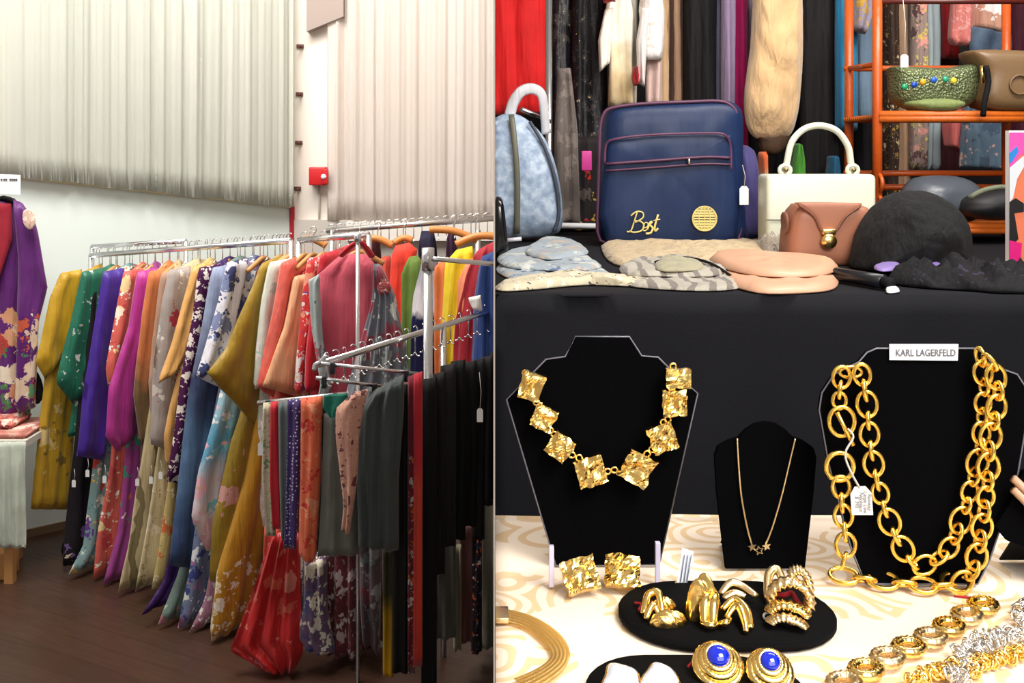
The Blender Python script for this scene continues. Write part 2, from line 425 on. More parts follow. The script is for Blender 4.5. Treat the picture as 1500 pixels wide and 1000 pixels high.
# curtains
def curtain(pl, x0, v0, x1, v1, top, seed, m, name, label, off, nf):
    t0, z0 = pl.at(x0, v0); t1, z1 = pl.at(x1, v1); bm = bmesh.new(); rnd = random.Random(seed)
    cols = nf*16; rows = 14; G = []
    phs = [rnd.uniform(.5, 1.5) for _ in range(nf+2)]
    acc = [0]
    for p in phs: acc.append(acc[-1]+p)
    for i in range(rows+1):
        s = i/rows; row = []
        for j in range(cols+1):
            c = j/cols; t = lerp(t0, t1, c); z = lerp(top, lerp(z0, z1, c), s)
            q = 2*PI*nf*c + 4.2*noise.noise(Vector((c*nf*.3, s*.25, seed)))
            amp = .010*(.2+1.5*abs(noise.noise(Vector((c*nf*.5, 3.1, seed)))*2))
            d = amp*(math.sin(q)+.5*math.sin(2.6*q+s)+.25*math.sin(5.3*q)) + .02*noise.noise(Vector((c*3, s*.7, seed+5)))
            z += .004*math.sin(q*.25)*s
            row.append(bm.verts.new(pl.pt(t, z, off+d)))
        G.append(row)
    for i in range(rows):
        for j in range(cols): bm.faces.new((G[i][j], G[i][j+1], G[i+1][j+1], G[i+1][j]))
    # hem band: doubled cloth at the foot
    r = bmesh.ops.solidify(bm, geom=bm.faces[:], thickness=.004)
    return obj(name, bm, m, label=label, cat='curtain')
def m_curtain(name, c1, c2):
    n = N(name); co = n.coord(); mp = n.n('ShaderNodeMapping'); n.l(co, mp.inputs[0]); mp.inputs['Scale'].default_value = (1, 1, .03)
    f = n.noise(5, 4, mp.outputs[0]); n.set(Base_Color=n.mix(f, L3(c1), L3(c2)), Roughness=.9, Sheen_Weight=.2)
    return n.m
curtain(pl_w, -60, 250, 415, 303, 3.6, 1, m_curtain('curtain_grey_green', (206, 210, 198), (238, 238, 230)), 'curtain', 'pale grey-green pleated curtain above the white board on the left wall', .125, 17)
pl_b = Plane(0, 6.29, 1, 0)
curtain(pl_b, 482, 322, 740, 326, 3.6, 9, m_curtain('curtain_cream', (234, 222, 212), (248, 242, 236)), 'curtain', 'warm cream pleated curtain to the right of the red wall box', .06, 10)
obj('trim_2', B((P(508, 330, 6.2).x, 6.17, P(0, 352, 6.2).z), (-.0012, 6.29, P(0, 325, 6.2).z)), plain('white_ledge', (225, 220, 212), .6), kind='structure', smooth=False)
obj('trim_3', B((P(424, 330, 6.27).x, 6.235, 0), (-.0012, 6.29, P(0, 322, 6.25).z)), plain('grey_dado', (186, 178, 170), .7), kind='structure', smooth=False)
# slanted ceiling boxing (top, px 450-503)
W = [P(449, -60, 6.2), P(449, 46, 6.2), P(503, 24, 6.2), P(503, -60, 6.2)]
obj('trim_4', extr(W, Vector((0, 1, 0)), .09), plain('taupe_boxing', (150, 136, 128), .8), kind='structure', smooth=False)
# dark wall studs
MS = plain('dark_stud', (90, 50, 40), .5)
for i, (x, v) in enumerate([(440, 68), (439, 138), (438, 209), (436, 276)]):
    t = thing('wall_stud', ['topmost', 'second from the top', 'third from the top', 'lowest'][i]+' of four dark studs on the wall between the curtains', 'stud', P(x, v+3, 6.29), 'dark wall studs')
    p = P(x, v, 6.29)
    obj('base_plate', B((p.x-.022, 6.275, p.z-.012), (p.x+.022, 6.29, p.z+.012), bev=.003), MS, t)
    obj('pin', T([(p.x+.005, 6.28, p.z), (p.x+.012, 6.22, p.z-.004)], .007), MS, t)
# red alarm box
RED = plain('alarm_red', (190, 22, 28), .4); p = P(467, 258, 6.2)
t = thing('fire_alarm_box', 'small red alarm box on the wall strip beside the cream curtain', 'alarm box', (p.x, 6.29, p.z-.06))
obj('housing', B((p.x-.058, 6.18, p.z-.055), (p.x+.045, 6.29, p.z+.055), bev=.008), RED, t)
obj('button', T([(p.x+.035, 6.19, p.z-.002), (p.x+.035, 6.16, p.z-.002)], .016), WHT, t)
obj('cover', B((p.x+.028, 6.165, p.z-.045), (p.x+.062, 6.185, p.z+.045), bev=.004), RED, t)
obj('conduit', T([(p.x-.01, 6.275, p.z-.05), (p.x-.012, 6.275, p.z-.32)], .006), plain('conduit_grey', (180, 172, 165), .5), label='thin grey conduit running down from the red alarm box', cat='pipe')

# -------- rails
RD = Vector((.857, -.514, 0)); GD = (.514, .857)
def rail_at(px):
    k = (px-PX)/F; s = (k*5.15+2.04)/(.857+.514*k)
    p = Vector((-2.04, 5.15, 0))+RD*s; f = s/1.362
    p.z = 1.455+.133*f; return p
def rack(px0, px1, name, label, extra=None):
    a, b = rail_at(px0), rail_at(px1); t = thing(name, label, 'clothes rack', ((a.x+b.x)/2, (a.y+b.y)/2, 0))
    obj('rail', T([a, b], .0135, 10), CHR, t)
    for q in (a, b):
        obj('post', T([q, (q.x, q.y, .06)], .0125, 10), CHR, t)
        d = Vector((GD[0], GD[1], 0))*.14
        f = Vector((q.x, q.y, .07)); obj('foot', T([f-d, f+d], .014, 8), CHR, t)
        for e in (-1, 1):
            bm = bmesh.new(); c = f+d*e; bmesh.ops.create_cone(bm, cap_ends=True, segments=16, radius1=.035, radius2=.035, depth=.02, matrix=Matrix.Translation((c.x, c.y, .035)) @ Matrix.Rotation(PI/2, 4, 'Y'))
            obj('caster', bm, BLK, t)
        if extra:
            obj('end_cap', T([q, q+Vector((0, 0, .03))], .018, 10), CHR, t)
    return t
rack(133, 426, 'clothes_rack', 'long chrome clothes rack along the left wall carrying the row of kimonos')
rack(438, 540, 'clothes_rack', 'short chrome clothes rack carrying the coral, red and rose kimonos')
# rail standing behind
a, b = P(135, 361, 5.3), P(272, 353, 5.05); t = thing('clothes_rack', 'half hidden chrome rack behind the mustard and indigo kimonos, close to the white board', 'clothes rack', ((a.x+b.x)/2, (a.y+b.y)/2, 0))
obj('rail', T([a, b], .012, 10), CHR, t)
for q in (a, b): obj('post', T([q, (q.x, q.y, .0)], .012, 10), CHR, t)
# hangers: one builder, then copies
def hanger_mesh(span=.2, drop=.07, metal=False):
    hk = bmesh.new(); pts = [(0, 0, -.075), (0, 0, -.035)]
    for i in range(11):
        an = -PI/2+i/10*PI*1.15
        pts.append((0, .0+.02*math.cos(an)*1, .0+.021*math.sin(an)-.002))
    tube(hk, pts[:2]+[(0, .02*math.cos(-PI/2+i/10*PI*1.2)+0, .02*math.sin(-PI/2+i/10*PI*1.2)) for i in range(11)], .0022, 6)
    bb = bmesh.new()
    arc = [(-span, 0, -.075-drop*.8), (-span*.5, 0, -.085-drop*.25), (0, 0, -.08), (span*.5, 0, -.085-drop*.25), (span, 0, -.075-drop*.8)]
    tube(bb, smoothpts(arc, 4), .011 if not metal else .003, 8)
    return hk, bb
def to_obj(name, bm, m, parent):
    me = bpy.data.meshes.new(name); bm.to_mesh(me); bm.free(); me.materials.append(m)
    for q in me.polygons: q.use_smooth = True
    o = bpy.data.objects.new(name, me); C.objects.link(o); o.parent = parent; return o
def make_hanger(label, wood=True):
    t = thing('clothes_hanger', label, 'hanger', (0, 0, 0)); hk, bb = hanger_mesh(*((.10, .07) if wood else (.018, .02)), metal=not wood)
    to_obj('hook', hk, CHR, t); to_obj('shoulder_bar', bb, WOODH if wood else CHR, t); return t
HW = make_hanger('pale wooden hanger hooked over the kimono rail, mostly hidden inside its kimono'); HW['group'] = 'wooden hangers on the kimono rail'
HM = make_hanger('thin wire hanger hooked over the sloping front rail', False); HM['group'] = 'wire hangers on the front rail'
used = {HW: False, HM: False}
def copy_tree(o):
    c = o.copy(); C.objects.link(c)
    for ch in o.children:
        d = ch.copy(); C.objects.link(d); d.parent = c
    return c
def hang(proto, p, ang, label=None, group=None):
    o = proto if not used[proto] else copy_tree(proto); used[proto] = True
    o.location = p; o.rotation_euler = (0, 0, ang)
    if label: o['label'] = label
    if group: o['group'] = group
    return o
GA = math.atan2(GD[1], GD[0])
def kimono(name, label, r, S, br, Bl, ms, mb=None, th=.055, far=None, amp=.006, peakv=10, sw=34, folds=.6, rot=0, cat='kimono', hz=None, right=None, SR=None, extra=None):
    R = rail_at(r); ca = math.cos(rot); sa = math.sin(rot)
    d = (GD[0]*ca-GD[1]*sa, GD[0]*sa+GD[1]*ca); pl = Plane(R.x, R.y, *d)
    SRp = SR; mb = mb or ms; L = [pl.at(*q) for q in Bl]; L = [(a_, max(.012, z_)) for a_, z_ in L]
    t = thing(name, label, cat, (R.x, R.y, min(q[1] for q in L)))
    if right: Rr = [pl.at(*q) for q in right]; Rr = [(a_, max(.012, z_)) for a_, z_ in Rr]
    else: Rr = [(min(.42, abs(q[0])) if far is None else far, q[1]) for q in L]
    sd = int(r*7) % 97
    bm = cloth(pl, L, Rr, th, folds, amp, seed=sd, tz=True, peak=max(0, R.z-.05-L[0][1]) if not right else 0, rows=30)
    b_ = obj('body', bm, mb, t)
    if S:
        p2 = Plane(R.x+pl.n.x*.03, R.y+pl.n.y*.03, *d); SL = [p2.at(*q) for q in S]
        n_ = len(S); SR = [p2.at(S[0][0]+sw*.9, S[0][1]-6)]+[p2.at(lerp(S[0][0]+sw, br[0], i/3), lerp(S[0][1], br[1], i/3)) for i in (1, 2, 3)]
        if SRp: SR = [p2.at(*q) for q in SRp]
        obj('sleeve', cloth(p2, SL, SR, th*.8, folds*.9, amp*1.2, seed=sd+3, tz=True, rows=24), ms, t)
    for k_, (el, er) in enumerate(extra or []):
        p3 = Plane(R.x+pl.n.x*(.045+.02*k_), R.y+pl.n.y*(.045+.02*k_), *d)
        obj('sleeve', cloth(p3, [p3.at(*q) for q in el], [p3.at(*q) for q in er], th*.6, folds, amp, seed=sd+11+k_, tz=True, rows=18), ms, t)
    hang(HW, R+Vector((0, 0, .013)), math.atan2(d[1], d[0]))
    return t
FL = {}
def fb(*a, **k): return fabric(*a, **k)
kimono('kimono', 'mustard gold kimono at the far left end of the row, fan motif near its hem', 145, [(90, 400), (74, 435), (60, 500), (52, 530), (66, 556)], (104, 505), [(92, 412), (70, 480), (64, 560), (45, 745)],
       fb('mustard_gold_silk', (192, 150, 22), rough=.45), fb('mustard_gold_silk_fan', (182, 142, 24), [(212, 184, 120), (120, 92, 30)], 7, .34, .12, .42, rough=.45), right=[(150, 385), (135, 480), (112, 600), (100, 746)])
kimono('kimono', 'deep green kimono with white blossom along its sleeve, second from the left', 163, [(120, 398), (106, 460), (82, 560), (108, 592)], (136, 560), [(124, 410), (114, 520), (106, 600), (100, 640)], fb('green_silk', (18, 104, 78), [(226, 226, 214), (190, 200, 190)], 8, .22, rough=.45))
kimono('kimono', 'long black kimono with pale blossom at its hem, between green and indigo ones', 170, None, None, [(130, 420), (118, 560), (104, 700), (92, 830)], None, fb('black_silk_flower', (30, 24, 30), [(230, 214, 180), (196, 160, 110), (120, 90, 150)], 9, .36, None, .2), right=[(160, 400), (160, 560), (150, 700), (148, 838)])
kimono('kimono', 'indigo purple kimono with long plain sleeve hanging beside the salmon floral one', 190, [(152, 398), (140, 470), (122, 580), (114, 668)], (150, 674), [(156, 405), (146, 520), (136, 680), (122, 800), (100, 842)], fb('indigo_silk', (62, 26, 140), rough=.45), fb('teal_floral', (120, 150, 150), [(232, 222, 200), (90, 50, 140), (196, 60, 50), (60, 130, 130), (220, 180, 80)], 10, .42))
kimono('kimono', 'salmon pink floral kimono with white blossoms on the shoulder', 210, [(182, 398), (172, 450), (155, 540), (158, 566)], (180, 560), [(184, 405), (176, 520), (160, 690), (142, 780), (136, 862)], fb('salmon_floral', (208, 92, 78), [(240, 226, 200), (236, 208, 150), (190, 60, 60), (240, 240, 225)], 8, .36, rough=.5))
kimono('kimono', 'bright magenta kimono with a rounded plain sleeve, violet floral hem', 228, [(202, 398), (188, 480), (158, 570), (155, 640), (172, 662)], (196, 640), [(206, 405), (192, 560), (180, 700), (172, 780), (150, 862)], fb('magenta_silk', (180, 48, 142), rough=.45), fb('violet_floral', (150, 54, 130), [(226, 200, 180), (40, 130, 110), (200, 80, 70)], 8, .36, .25, 1.0))
kimono('kimono', 'brown kimono with rust orange shoulder behind the magenta one', 248, [(218, 398), (208, 460), (196, 580), (206, 652)], (220, 640), [(222, 405), (212, 560), (205, 650), (204, 720)], fb('rust_to_brown', (120, 90, 50), zones=[(0, (100, 78, 44)), (.45, (112, 84, 46)), (.62, (204, 116, 60)), (1.3, (210, 120, 66))]))
kimono('kimono', 'taupe pink kimono with a creamy bamboo printed skirt', 262, [(236, 400), (227, 470), (218, 560), (222, 612)], (240, 600), [(238, 408), (226, 560), (200, 720), (188, 800), (172, 868)], fb('taupe_pink', (176, 138, 116)), fb('bamboo_print', (196, 176, 134), lines=(3.5, 6, .86, (122, 108, 70))))
kimono('kimono', 'grey kimono with a crimson flower on its shoulder', 290, [(248, 395), (238, 440), (226, 540), (222, 650)], (246, 660), [(252, 400), (240, 540), (232, 660), (214, 780), (196, 866)], fb('grey_silk', (172, 160, 154), [(178, 30, 60), (214, 206, 196), (232, 226, 216)], 6, .3, .75), fb('sand_print', (200, 184, 140), [(222, 210, 180), (150, 130, 90)], 8, .3))
kimono('kimono', 'plain apricot kimono in the middle of the row with pointed sleeve folds', 308, [(282, 392), (266, 450), (250, 510), (232, 562)], (268, 650), [(284, 400), (262, 560), (248, 690), (236, 780), (222, 864)], fb('apricot_silk', (226, 168, 92), rough=.5), fb('butter_floral', (204, 178, 110), [(214, 110, 50), (150, 150, 90), (236, 226, 190)], 8, .34, None, .4), SR=[(312, 380), (296, 450), (280, 510), (262, 540)], extra=[([(264, 540), (250, 590), (240, 640), (245, 682)], [(286, 530), (276, 590), (266, 640), (252, 676)])])
kimono('kimono', 'dark plum kimono scattered with white blossoms, next to the apricot one', 337, [(292, 392), (284, 450), (264, 560), (252, 650), (244, 705)], (280, 710), [(298, 398), (286, 520), (270, 700), (240, 850), (206, 900)], fb('plum_dots', (74, 22, 70), [(240, 226, 214)], 12, .36), fb('plum_plain', (58, 28, 88), rough=.5))
kimono('kimono', 'denim blue shaded kimono with a long tube-like sleeve reaching low', 352, [(312, 392), (300, 460), (276, 580), (262, 700), (248, 828)], (284, 832), [(316, 398), (300, 560), (280, 760), (262, 840), (232, 915)], fb('blue_shaded', (50, 74, 120), zones=[(0, (30, 50, 82)), (.35, (44, 70, 112)), (.7, (92, 124, 160)), (.95, (36, 44, 84)), (1.3, (150, 162, 190))], rough=.55), fb('grey_green_print', (110, 130, 120), [(170, 190, 180), (90, 60, 90), (190, 120, 130)], 9, .4))
kimono('kimono', 'white kimono with bold navy blotches on shoulder and sleeve', 372, [(334, 384), (318, 450), (288, 550)], (345, 545), [(338, 394), (322, 560), (296, 700), (280, 830), (262, 920)], fb('white_navy', (224, 220, 228), [(36, 44, 88), (52, 60, 110), (120, 130, 170)], 7, .42), fb('blue_white_floral', (110, 120, 150), [(230, 228, 222), (50, 60, 130), (230, 232, 236), (170, 110, 150)], 10, .42), SR=[(364, 378), (348, 450), (318, 566)])
kimono('kimono', 'pale aqua floral kimono whose rounded pink-white sleeve shows under the olive one', 386, [(342, 500), (316, 600), (290, 690), (280, 760), (302, 806)], (346, 800), [(346, 520), (330, 650), (316, 800), (300, 880), (278, 938)], fb('aqua_floral', (226, 206, 210), [(232, 180, 190), (236, 236, 232), (130, 196, 210)], 6, .4, zones=[(0, (232, 205, 208)), (.55, (228, 210, 214)), (.75, (90, 160, 190)), (1.1, (200, 222, 226))]), fb('rose_grey_floral', (160, 110, 130), [(228, 214, 206), (190, 60, 70), (232, 232, 226)], 9, .38), th=.05, hz=1)
t = kimono('kimono', 'olive mustard kimono in front, wide pointed sleeve and pink blossom lining', 410, [(384, 386), (352, 460), (330, 512), (303, 546)], (398, 470), [(386, 395), (368, 560), (338, 650), (312, 770), (308, 852)], fb('olive_silk', (158, 126, 14), rough=.5), fb('olive_silk_body', (150, 122, 22), [(206, 150, 140), (216, 170, 150)], 6, .34, .24, .42, rough=.5), th=.05, right=[(420, 372), (402, 560), (390, 700), (385, 824)], sw=24, SR=[(412, 374), (404, 470), (392, 560), (376, 624)], amp=.004, folds=.3)
R = rail_at(410); plx = Plane(R.x+.02, R.y-.07, 1, -.25)
obj('lining', cloth(plx, [(322, 572), (322, 640), (321, 682)], [(344, 574), (376, 606), (326, 684)], .02, .6, .006, seed=4), fb('pink_lining', (190, 130, 130), [(236, 220, 208)], 7, .35), t)
kimono('kimono', 'ochre kimono with white daisies at its hem below the olive one', 420, None, None, [(400, 480), (360, 700), (318, 840), (308, 940)], None, fb('ochre_daisy', (186, 132, 20), [(236, 226, 205), (232, 214, 180)], 10, .4, None, .28, rough=.5), right=[(416, 480), (396, 700), (376, 860), (352, 940)])
kimono('kimono', 'white and mint kimono with a cream collar, between ochre and coral ones', 424, [(396, 384), (384, 440), (374, 520), (372, 570)], (396, 560), [(400, 392), (386, 520), (378, 640), (380, 780)], fb('mint_white', (214, 218, 204), [(170, 206, 190), (236, 232, 224)], 5, .35), right=[(424, 372), (406, 520), (396, 640), (394, 780)])
kimono('kimono', 'coral red kimono with a smooth sleeve beside the peach one', 446, [(414, 384), (402, 450), (376, 566)], (404, 580), [(420, 394), (404, 520), (392, 640), (388, 800)], fb('coral_silk', (222, 92, 72), zones=[(0, (196, 74, 60)), (1.4, (228, 100, 84))], rough=.5), right=[(450, 372), (430, 520), (424, 640), (420, 800)], SR=[(436, 376), (420, 480), (400, 582)], folds=.4)
kimono('kimono', 'peach orange kimono with a broad triangular sleeve', 458, [(432, 405), (416, 480), (384, 566)], (446, 582), [(440, 400), (430, 560), (420, 700), (380, 860), (350, 950)], fb('peach_silk', (240, 144, 84), zones=[(0, (236, 110, 60)), (.75, (240, 140, 78)), (1.05, (236, 176, 130))], rough=.5), fb('scarlet_satin', (196, 34, 30), [(220, 120, 100), (206, 90, 70)], 7, .3, .25, .5, rough=.3), right=[(470, 376), (452, 560), (448, 760), (450, 950)], sw=14, SR=[(454, 400), (448, 500), (446, 584)], amp=.004, folds=.4)
kimono('kimono', 'scarlet and white floral kimono just right of the peach sleeve', 474, [(452, 378), (444, 430), (436, 500), (432, 576)], (452, 578), [(456, 386), (446, 520), (444, 640), (442, 860)], fb('scarlet_floral', (214, 50, 50), [(238, 224, 220), (232, 150, 120), (110, 70, 160), (238, 232, 230)], 12, .42), fb('white_navy_hem', (96, 70, 100), [(222, 212, 190), (60, 60, 110), (214, 206, 190)], 9, .44), right=[(486, 370), (476, 520), (478, 700), (482, 945)])
kimono('kimono', 'bright crimson kimono, its collar showing above the rose one', 492, [(470, 372), (458, 440), (448, 520), (446, 574)], (470, 570), [(474, 372), (462, 480), (456, 600)], fb('crimson_silk', (196, 16, 40), rough=.45), right=[(520, 356), (500, 420), (494, 600)])
# -------- the big rose kimono, seen from the back
pl = Plane(P(528, 400, 4.1).x, 4.1, 1, -.12); t = thing('kimono', 'rose pink and grey kimono facing us in the centre, red flower on its grey shoulder', 'kimono', P(528, 940, 4.1))
GRY = fb('grey_rose_floral', (140, 146, 150), [(60, 58, 66), (178, 186, 184), (150, 60, 76), (206, 206, 196)], 5.5, .42, zones=[(0, (90, 46, 54)), (.35, (96, 40, 50)), (.55, (150, 54, 66)), (.8, (132, 138, 142)), (1.2, (112, 114, 124))])
obj('body', cloth(pl, [(500, 372), (464, 400), (470, 560), (468, 760), (462, 960)], [(536, 372), (560, 400), (566, 560), (560, 760), (562, 960)], .07, .6, .014, seed=2), fb('maroon_circles', (110, 44, 56), [(196, 184, 176), (150, 60, 70)], 8, .34, None, .55, zones=[(0, (96, 60, 66)), (.3, (92, 32, 42)), (.6, (150, 50, 66)), (1.2, (186, 66, 84)), (1.4, (196, 76, 94))]), t)
pl2 = Plane(pl.o[0], 4.02, 1, -.1)
obj('sleeve', cloth(pl2, [(548, 386), (545, 440), (528, 500), (505, 580), (500, 640)], [(558, 388), (578, 430), (592, 500), (600, 560), (608, 640)], .06, .8, .016, seed=5), GRY, t)
obj('sleeve', cloth(pl2, [(466, 402), (452, 410), (456, 480), (470, 560), (462, 600)], [(468, 402), (468, 420), (472, 500), (484, 560), (480, 600)], .05, .7, .01, seed=6), fb('pale_grey_print', (170, 182, 180), [(96, 100, 110), (190, 80, 90)], 6, .3), t)
p = P(562, 424, 3.97); obj('shoulder_flower', puff([(552, 420), (558, 413), (568, 413), (573, 422), (568, 431), (556, 431)], 3.975, .014, seed=3, nz=.004), fb('red_flower', (150, 50, 50), [(226, 210, 200)], 30, .3), t)
obj('collar', T(smoothpts([P(500, 374, 4.02), P(518, 358, 4.0), P(530, 356, 4.0), P(545, 376, 4.02)], 4), .02, 8, flat=.5), fb('crimson_silk', (196, 16, 40)), t)
hang(HW, rail_at(527)+Vector((0, 0, .013)), .1)

# -------- rack behind (garments on the right of the kimono room)
a, b = P(478, 338, 5.0), P(735, 319, 5.0); t = thing('clothes_rack', 'high chrome clothes rack at the back right holding tops in yellow, green and red', 'clothes rack', ((a.x+b.x)/2, 5.0, 0))
obj('rail', T([a, b], .014, 10), CHR, t)
for x in (486, 700):
    p = P(x, 337, 5.0); obj('post', T([p, (p.x, p.y, 0)], .014, 10), CHR, t)
hung = 'wide orange wooden hanger on the back right rail'
def topper(name, label, pts_l, pts_r, Y, m, cat='top', ang=-.35, th=.07, folds=.8, seed=1, amp=.012, mods=None):
    x0 = (pts_l[0][0]+pts_r[0][0])/2; pl = Plane(P(x0, 0, Y).x, Y, 1, ang)
    n0 = min(P(0, v, Y).z for _, v in pts_l); t = thing(name, label, cat, (pl.o[0], Y, max(0.01, n0)))
    obj('body', cloth(pl, pts_l, pts_r, th, folds, amp, seed=seed), m, t)
    return t, pl
t, p_ = topper('jacket', 'coral jacket with dark lapel behind the rose kimono', [(560, 376), (548, 400), (548, 600)], [(572, 374), (578, 420), (580, 600)], 4.95, fb('coral_jacket', (224, 84, 66)))
topper('top', 'vivid red-orange top with rounded shoulder', [(578, 360), (572, 378), (574, 600), (578, 760)], [(600, 355), (612, 366), (600, 430), (600, 760)], 4.85, fb('vivid_red', (232, 54, 30)), seed=2)
topper('jacket', 'olive green jacket beside the red-orange top', [(600, 376), (588, 400), (590, 520), (592, 760)], [(612, 374), (622, 390), (622, 520), (622, 760)], 4.7, fb('olive_green', (96, 124, 40)), seed=3)
topper('sweater', 'sweater with white chest and navy bottom', [(622, 372), (606, 430), (602, 520), (600, 780)], [(636, 372), (646, 400), (644, 520), (642, 780)], 4.6, fb('navy_white', (30, 34, 80), zones=[(0, (24, 26, 70)), (.94, (26, 30, 74)), (.99, (226, 222, 224)), (1.4, (60, 60, 110))]), seed=4)
topper('jacket', 'orange jacket left of the bright yellow one', [(648, 380), (637, 392), (638, 520), (640, 760)], [(656, 376), (662, 400), (660, 560), (660, 760)], 4.55, fb('tan_orange', (226, 120, 56)), seed=5)
topper('jacket', 'bright yellow jacket on the back right rack', [(668, 366), (650, 386), (647, 460), (645, 535), (646, 700)], [(692, 360), (696, 380), (684, 460), (672, 535), (676, 700)], 4.5, fb('bright_yellow', (238, 206, 20)), seed=6)
topper('jacket', 'peach edged jacket between the yellow and crimson ones', [(684, 384), (672, 410), (670, 470), (668, 640)], [(696, 376), (700, 400), (694, 470), (692, 640)], 4.45, fb('peach_edge', (236, 140, 100)), seed=7)
topper('jacket', 'crimson jacket at the right of the back rack', [(700, 366), (684, 400), (668, 470), (664, 510), (668, 640)], [(730, 350), (732, 380), (722, 470), (716, 520), (716, 640)], 4.4, fb('crimson_wool', (170, 18, 40)), seed=8)
t, p_ = topper('jacket', 'royal blue jacket with a striped green and white cuff, cut off at the right', [(706, 376), (700, 400), (694, 440), (690, 640)], [(740, 360), (740, 400), (740, 460), (740, 640)], 4.3, fb('royal_blue', (16, 54, 120)), seed=9)
obj('cuff', cloth(Plane(P(700, 0, 4.2).x, 4.2), [(686, 436), (688, 444), (692, 452)], [(704, 432), (706, 448), (706, 456)], .03, 1, .003, rows=8), fb('striped_cuff', (30, 120, 80), zones=[(0, (180, 30, 40)), (.012, (236, 232, 226)), (.02, (24, 130, 90)), (.04, (24, 130, 90)), (.05, (236, 232, 226))]), t)
# extra dark tops to fill behind
for i, (x0, x1, v0, v1, Y, c, nm) in enumerate([(540, 556, 346, 560, 5.0, (70, 30, 34), 'dark maroon'), (654, 668, 336, 700, 5.0, (60, 36, 60), 'dark plum'), (614, 640, 338, 700, 5.0, (40, 36, 60), 'midnight blue')]):
    topper('top', nm+' top half hidden on the back rack', [(x0+4, v0), (x0, v0+30), (x0, v1)], [(x1-4, v0), (x1, v0+30), (x1, v1)], Y, fb('dark_top_%s' % nm.replace(' ', '_'), c), seed=20+i)
def orange_hanger(x0, v0, x1, v1, Y, label):
    a, b = P(x0, v0, Y), P(x1, v1, Y); m = (a+b)/2
    t = thing('clothes_hanger', label, 'hanger', (m.x, m.y, min(a.z, b.z)))
    obj('shoulder_bar', T(smoothpts([a, a*.75+b*.25+Vector((0, 0, .012)), m+Vector((0, 0, .018)), a*.25+b*.75+Vector((0, 0, .012)), b], 3), .017, 10, flat=1.0), plain('orange_wood', (214, 138, 72), .4, var=.15), t)
    rp = P(x0*.5+x1*.5, 337-(x0*.5+x1*.5-478)*.074, Y); z = rp.z
    obj('hook', T(smoothpts([m+Vector((0, 0, .018)), Vector((m.x, m.y, z-.02)), Vector((m.x+.015, m.y, z+.008)), Vector((m.x, m.y, z+.022)), Vector((m.x-.014, m.y, z+.01))], 3), .003, 6), CHR, t)
orange_hanger(440, 352, 478, 360, 4.85, 'orange wooden hanger peeking out left of the crimson collar')
orange_hanger(532, 350, 575, 360, 4.9, 'orange wooden hanger above the coral jacket')
orange_hanger(578, 356, 604, 352, 4.95, 'short end of an orange wooden hanger above the red top')
orange_hanger(629, 336, 700, 352, 4.75, 'wide orange wooden hanger above the yellow jacket')
orange_hanger(668, 358, 726, 346, 4.6, 'orange wooden hanger at the right edge above the crimson jacket')
# extra wooden hangers along the long rail (tight-packed row)
for px in list(range(150, 430, 11)):
    R = rail_at(px); hang(HM, R+Vector((0, 0, .013)), GA+random.Random(px).uniform(-.25, .25), 'thin wire hook on the long kimono rail between the wooden hangers', 'wire hooks on the kimono rail')
for px in range(486, 724, 12):
    p = P(px, 338-(px-478)*.074, 5.0); hang(HM, p+Vector((0, 0, .01)), PI/2+random.Random(px).uniform(-.2, .2), 'thin wire hanger hooked over the back right rail', 'wire hangers on the back right rail')

# -------- upright rack frame in front (two posts + rail)
t = thing('clothes_rack', 'chrome rack frame with a tall thick post in front of the navy sweater', 'clothes rack', P(627, 1040, 3.7))
p = P(627, 368, 3.7); obj('post', T([p, (p.x, p.y, 0)], .017, 12), CHR, t)
obj('post_cap', T([p+Vector((0, 0, -.07)), p+Vector((0, 0, .012))], .023, 12), CHR, t)
q0, q1 = P(634, 379, 3.68), P(730, 387, 3.9); obj('cross_rail', T([q0, q1], .009, 10), CHR, t)
t = thing('clothes_rack', 'thin chrome post and arm standing in front of the rose kimono', 'clothes rack', P(525, 1020, 3.8))
p = P(524, 346, 3.8); obj('post', T([p, (p.x, p.y, 0)], .008, 10), CHR, t)
obj('finial', T([p+Vector((0, 0, -.02)), p+Vector((0, 0, .01))], .014, 10), CHR, t)
# -------- front rail rising to the right, with wire hangers
fa, fbp = P(466, 534, 3.35), P(735, 450, 4.4)
t = thing('clothes_rack', 'chrome front rail rising to the right with wire hooks, low folded cloths below it', 'clothes rack', (fa.x, fa.y, 0))
obj('rail', T([fa, fbp], .0115, 10), CHR, t)
q = P(461, 545, 3.35); obj('end_clip', T(smoothpts([P(478, 520, 3.33), P(470, 530, 3.33), P(462, 534, 3.33), P(460, 542, 3.33)], 3), .008, 8), CHR, t)
p = fa.lerp(fbp, .62); obj('post', T([p, (p.x, p.y, 0)], .012, 8), CHR, t)
FA = math.atan2(-.438, .9)
for i, px in enumerate(range(478, 722, 13)):
    s = (px-466)/(735-466); k = (px-PX)/F
    # point on rail at pixel px
    A_, B_ = fa, fbp; u = (k*A_.y-A_.x)/((B_.x-A_.x)-k*(B_.y-A_.y)); p = A_.lerp(B_, u)
    hang(HM, p+Vector((0, 0, .012)), FA+random.Random(i).uniform(-.3, .3), 'thin wire hanger hooked over the sloping front rail', 'wire hangers on the front rail')
